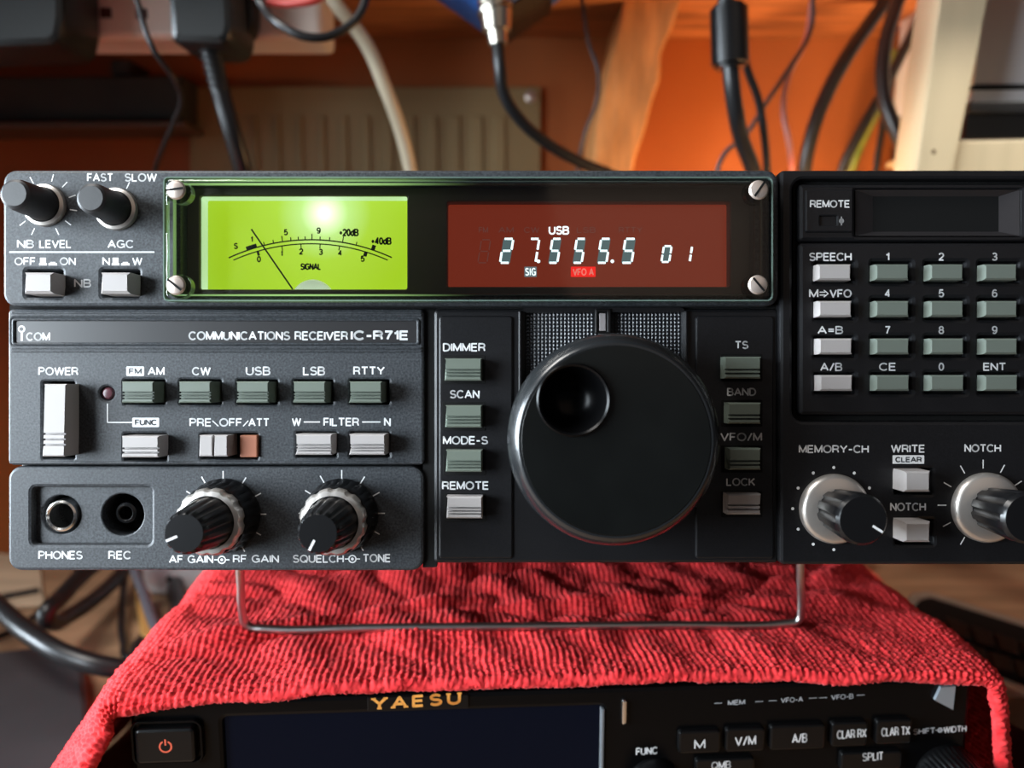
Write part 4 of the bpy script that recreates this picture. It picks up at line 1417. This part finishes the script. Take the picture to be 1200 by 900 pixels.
desk_wire('thick_cable', [(-70, 630, .06), (-30, 684, .055), (0, 713, .05), (40, 746, .045), (85, 770, .04), (130, 782, .035), (170, 785, .03), (230, 770, .03)], .0050, M['cable'],
          'thick black cable sweeping over the grey laptop toward the red towel')
desk_wire('looped_cable', [(190, 610, .055), (140, 640, .05), (103, 668, .045), (70, 702, .04), (54, 722, .036), (60, 729, .030), (80, 722, .022), (115, 698, .018), (145, 668, .018), (165, 630, .02)], .0050, M['cable'],
          'thick black cable bent in a tight loop on the desk left of the towel')
desk_wire('short_cable', [(-60, 714, .004), (0, 701, .004), (46, 692, .004)], .0026, M['cable'], 'short straight black cable end on the desk at far left')
desk_wire('thin_cable', [(-60, 768, .004), (0, 746, .004), (30, 730, .004), (62, 700, .006), (88, 672, .01), (100, 640, .012)], .0022, M['cable'],
          'thin black cable passing under the looped cable on the desk')
desk_wire('thin_cable', [(152, 620, .02), (147, 672, .015), (143, 715, .010), (145, 752, .006), (156, 772, .006), (175, 770, .006)], .0024, M['cable'],
          'thin black cable hanging straight between the looped cable and the towel')
desk_wire('grey_cable', [(150, 620, .05), (158, 668, .045), (168, 695, .04), (177, 722, .035), (188, 748, .03), (200, 775, .025)], .0030, mat('slate_cable', (.10, .10, .12), .3),
          'dark grey cable slanting down behind the left side of the towel')
desk_wire('coiled_cable', [(230, 655, .01), (205, 690, .01), (208, 715, .006), (185, 745, .006), (170, 752, .006), (175, 790, .006)], .0055, M['cable'],
          'short dark coiled cable half hidden behind the left towel edge')

# white plug block behind the towel
wb = empty('junction_box', PZ(205, 690, 0))
tag(wb, 'small white junction box with one dark hole behind the left towel edge', 'box')
c = PZ(203, 700, 0)
child_of(fin('box_body', box_bm(c.x - .022, c.y, .001, c.x + .03, c.y + .04, .042, bev=.004), M['devwhite']), wb)
c2 = P(199, 679, c.y - .0001)
bm = bmesh.new(); disc_bm(bm, c2.x, c2.z, .0028, c.y - .0003, 16)
child_of(fin('box_hole', bm, M['matte'], recalc=False), wb)

# pale offcut, and an amber strip imitating an orange glow
def slab(name, pts, z0, z1, m, label, cat, bev=.001):
    bm = bmesh.new()
    t_ = [bm.verts.new(PZ(px, py, z1)) for px, py in pts]
    b_ = [bm.verts.new((v.co.x, v.co.y, z0)) for v in t_]
    bm.faces.new(t_); bm.faces.new(list(reversed(b_)))
    for i in range(len(t_)):
        j = (i + 1) % len(t_)
        bm.faces.new((t_[i], b_[i], b_[j], t_[j]))
    bmesh.ops.recalc_face_normals(bm, faces=bm.faces)
    if bev:
        bmesh.ops.bevel(bm, geom=list(bm.edges), offset=bev, segments=3, profile=.5, affect='EDGES')
    o = fin(name, bm, m)
    if label:
        tag(o, label, cat)
    return o


slab('wood_offcut', [(-90, 640), (46, 652), (52, 708), (-90, 716)], .0005, .003, mat('pale_board', (.56, .43, .30), .6, var=.2, vscale=8, stretch=(1, 6, 1)), 'flat pale wooden board on the desk at far left', 'board', .0006)
slab('amber_glow_strip', [(158, 690), (176, 690), (186, 745), (166, 745)], .001, .012, mat('amber_glow_tone', (.62, .36, .11), .5, var=.2, vscale=10), 'small amber strip in place of an orange glow beside the towel', 'glow strip')
lt = slab('laptop', [(-120, 776), (-30, 766), (40, 757), (74, 752), (90, 757), (98, 775), (118, 985), (-120, 985)], .001, .016, M['laptop'], 'closed slate-grey laptop on the desk at lower left', 'laptop', .003)

# keyboard at right
kb = empty('keyboard', PZ(1160, 760, 0))
tag(kb, 'black keyboard with a pale grey frame on the desk right of the towel', 'keyboard')
child_of(slab('keyboard_frame', [(1058, 706), (1066, 694), (1085, 691), (1300, 757), (1300, 850), (1185, 806), (1100, 770)], .001, .012, M['silverframe'], None, None, .003), kb)
child_of(slab('keyboard_deck', [(1071, 709), (1078, 702), (1090, 699), (1300, 765), (1300, 836), (1190, 797), (1105, 762)], .008, .0135, M['matte'], None, None, .001), kb)
for (ax_, ay_) in ((1108, 722), (1137, 732), (1166, 741), (1195, 750), (1130, 752), (1159, 762), (1188, 772), (1217, 781)):
    child_of(slab('key', [(ax_, ay_), (ax_ + 25, ay_ + 8), (ax_ + 31, ay_ + 27), (ax_ + 6, ay_ + 19)], .012, .0165, M['rkeys'], None, None, .001), kb)
slab('plywood_sheet', [(1120, 800), (1300, 865), (1300, 1000), (1120, 1000)], .0005, .004, mat('pale_plywood', (.56, .42, .25), .55, var=.12, vscale=9), 'pale plywood sheet on the desk at the lower right', 'board', .0008)
dk = PZ(1212, 884, .02)
kbm = lathe_bm([(.0, 0), (.020, 0), (.021, .002), (.0205, .028), (.018, .032), (0, .033)], 0, 0, 0, 48, None)
bmesh.ops.rotate(kbm, verts=kbm.verts, cent=(0, 0, 0), matrix=Matrix.Rotation(math.radians(-90), 3, 'X'))
o = fin('black_pot', kbm, M['rubber'])
o.location = (dk.x + .004, dk.y, .0045)
zs = [(o.matrix_basis @ v.co).z for v in o.data.vertices]
tag(o, 'short round black tub on the plywood sheet beside the towel', 'tub')

# =================================================================== light
def area(name, loc, target, size, power, col, sy=None):
    d = bpy.data.lights.new(name, 'AREA')
    d.energy = power
    d.color = col
    d.size = size
    if sy:
        d.shape = 'RECTANGLE'
        d.size_y = sy
    o = bpy.data.objects.new(name, d)
    COL.objects.link(o)
    o.location = loc
    o.rotation_euler = (Vector(target) - Vector(loc)).to_track_quat('-Z', 'Y').to_euler()
    return o


wl = area('window_light', (-.42, -.04, .250), (-.04, .215, .17), .20, 1.22, (.82, .92, 1.0), .30)
wl.data.spread = math.radians(78)
al = area('pine_fill', (.46, .10, .75), (.30, .45, .34), .15, .22, (1.0, .93, .82))  # added light, aimed narrowly to brighten the pine frame and device
al.data.spread = math.radians(36)
sw_ = area('side_window', (-.95, .08, .30), (0, .14, .20), .45, 3.3, (.78, .90, 1.0), .45)
sw_.data.spread = math.radians(50)
area('overhead_fill', (-.46, .06, .92), (-.08, .24, .1), .30, 6.0, (1.0, .97, .93))  # added overhead light to brighten the towel's front strip and the desk
area('room_fill', (.5, -.8, .9), (.05, .3, .15), 1.0, .9, (1.0, .72, .52))
area('wall_fill', (.19, .50, .215), (.17, .62, .34), .05, .95, (1.0, .58, .26))  # added warm light, hidden behind the receiver to brighten the wall

wld = bpy.data.worlds.new('world')
SC.world = wld
wld.use_nodes = True
bg = wld.node_tree.nodes['Background']
bg.inputs['Color'].default_value = (.80, .86, 1.0, 1)
bg.inputs['Strength'].default_value = .06

SC.view_settings.view_transform = 'Standard'
SC.view_settings.look = 'None'
SC.view_settings.exposure = 0.0
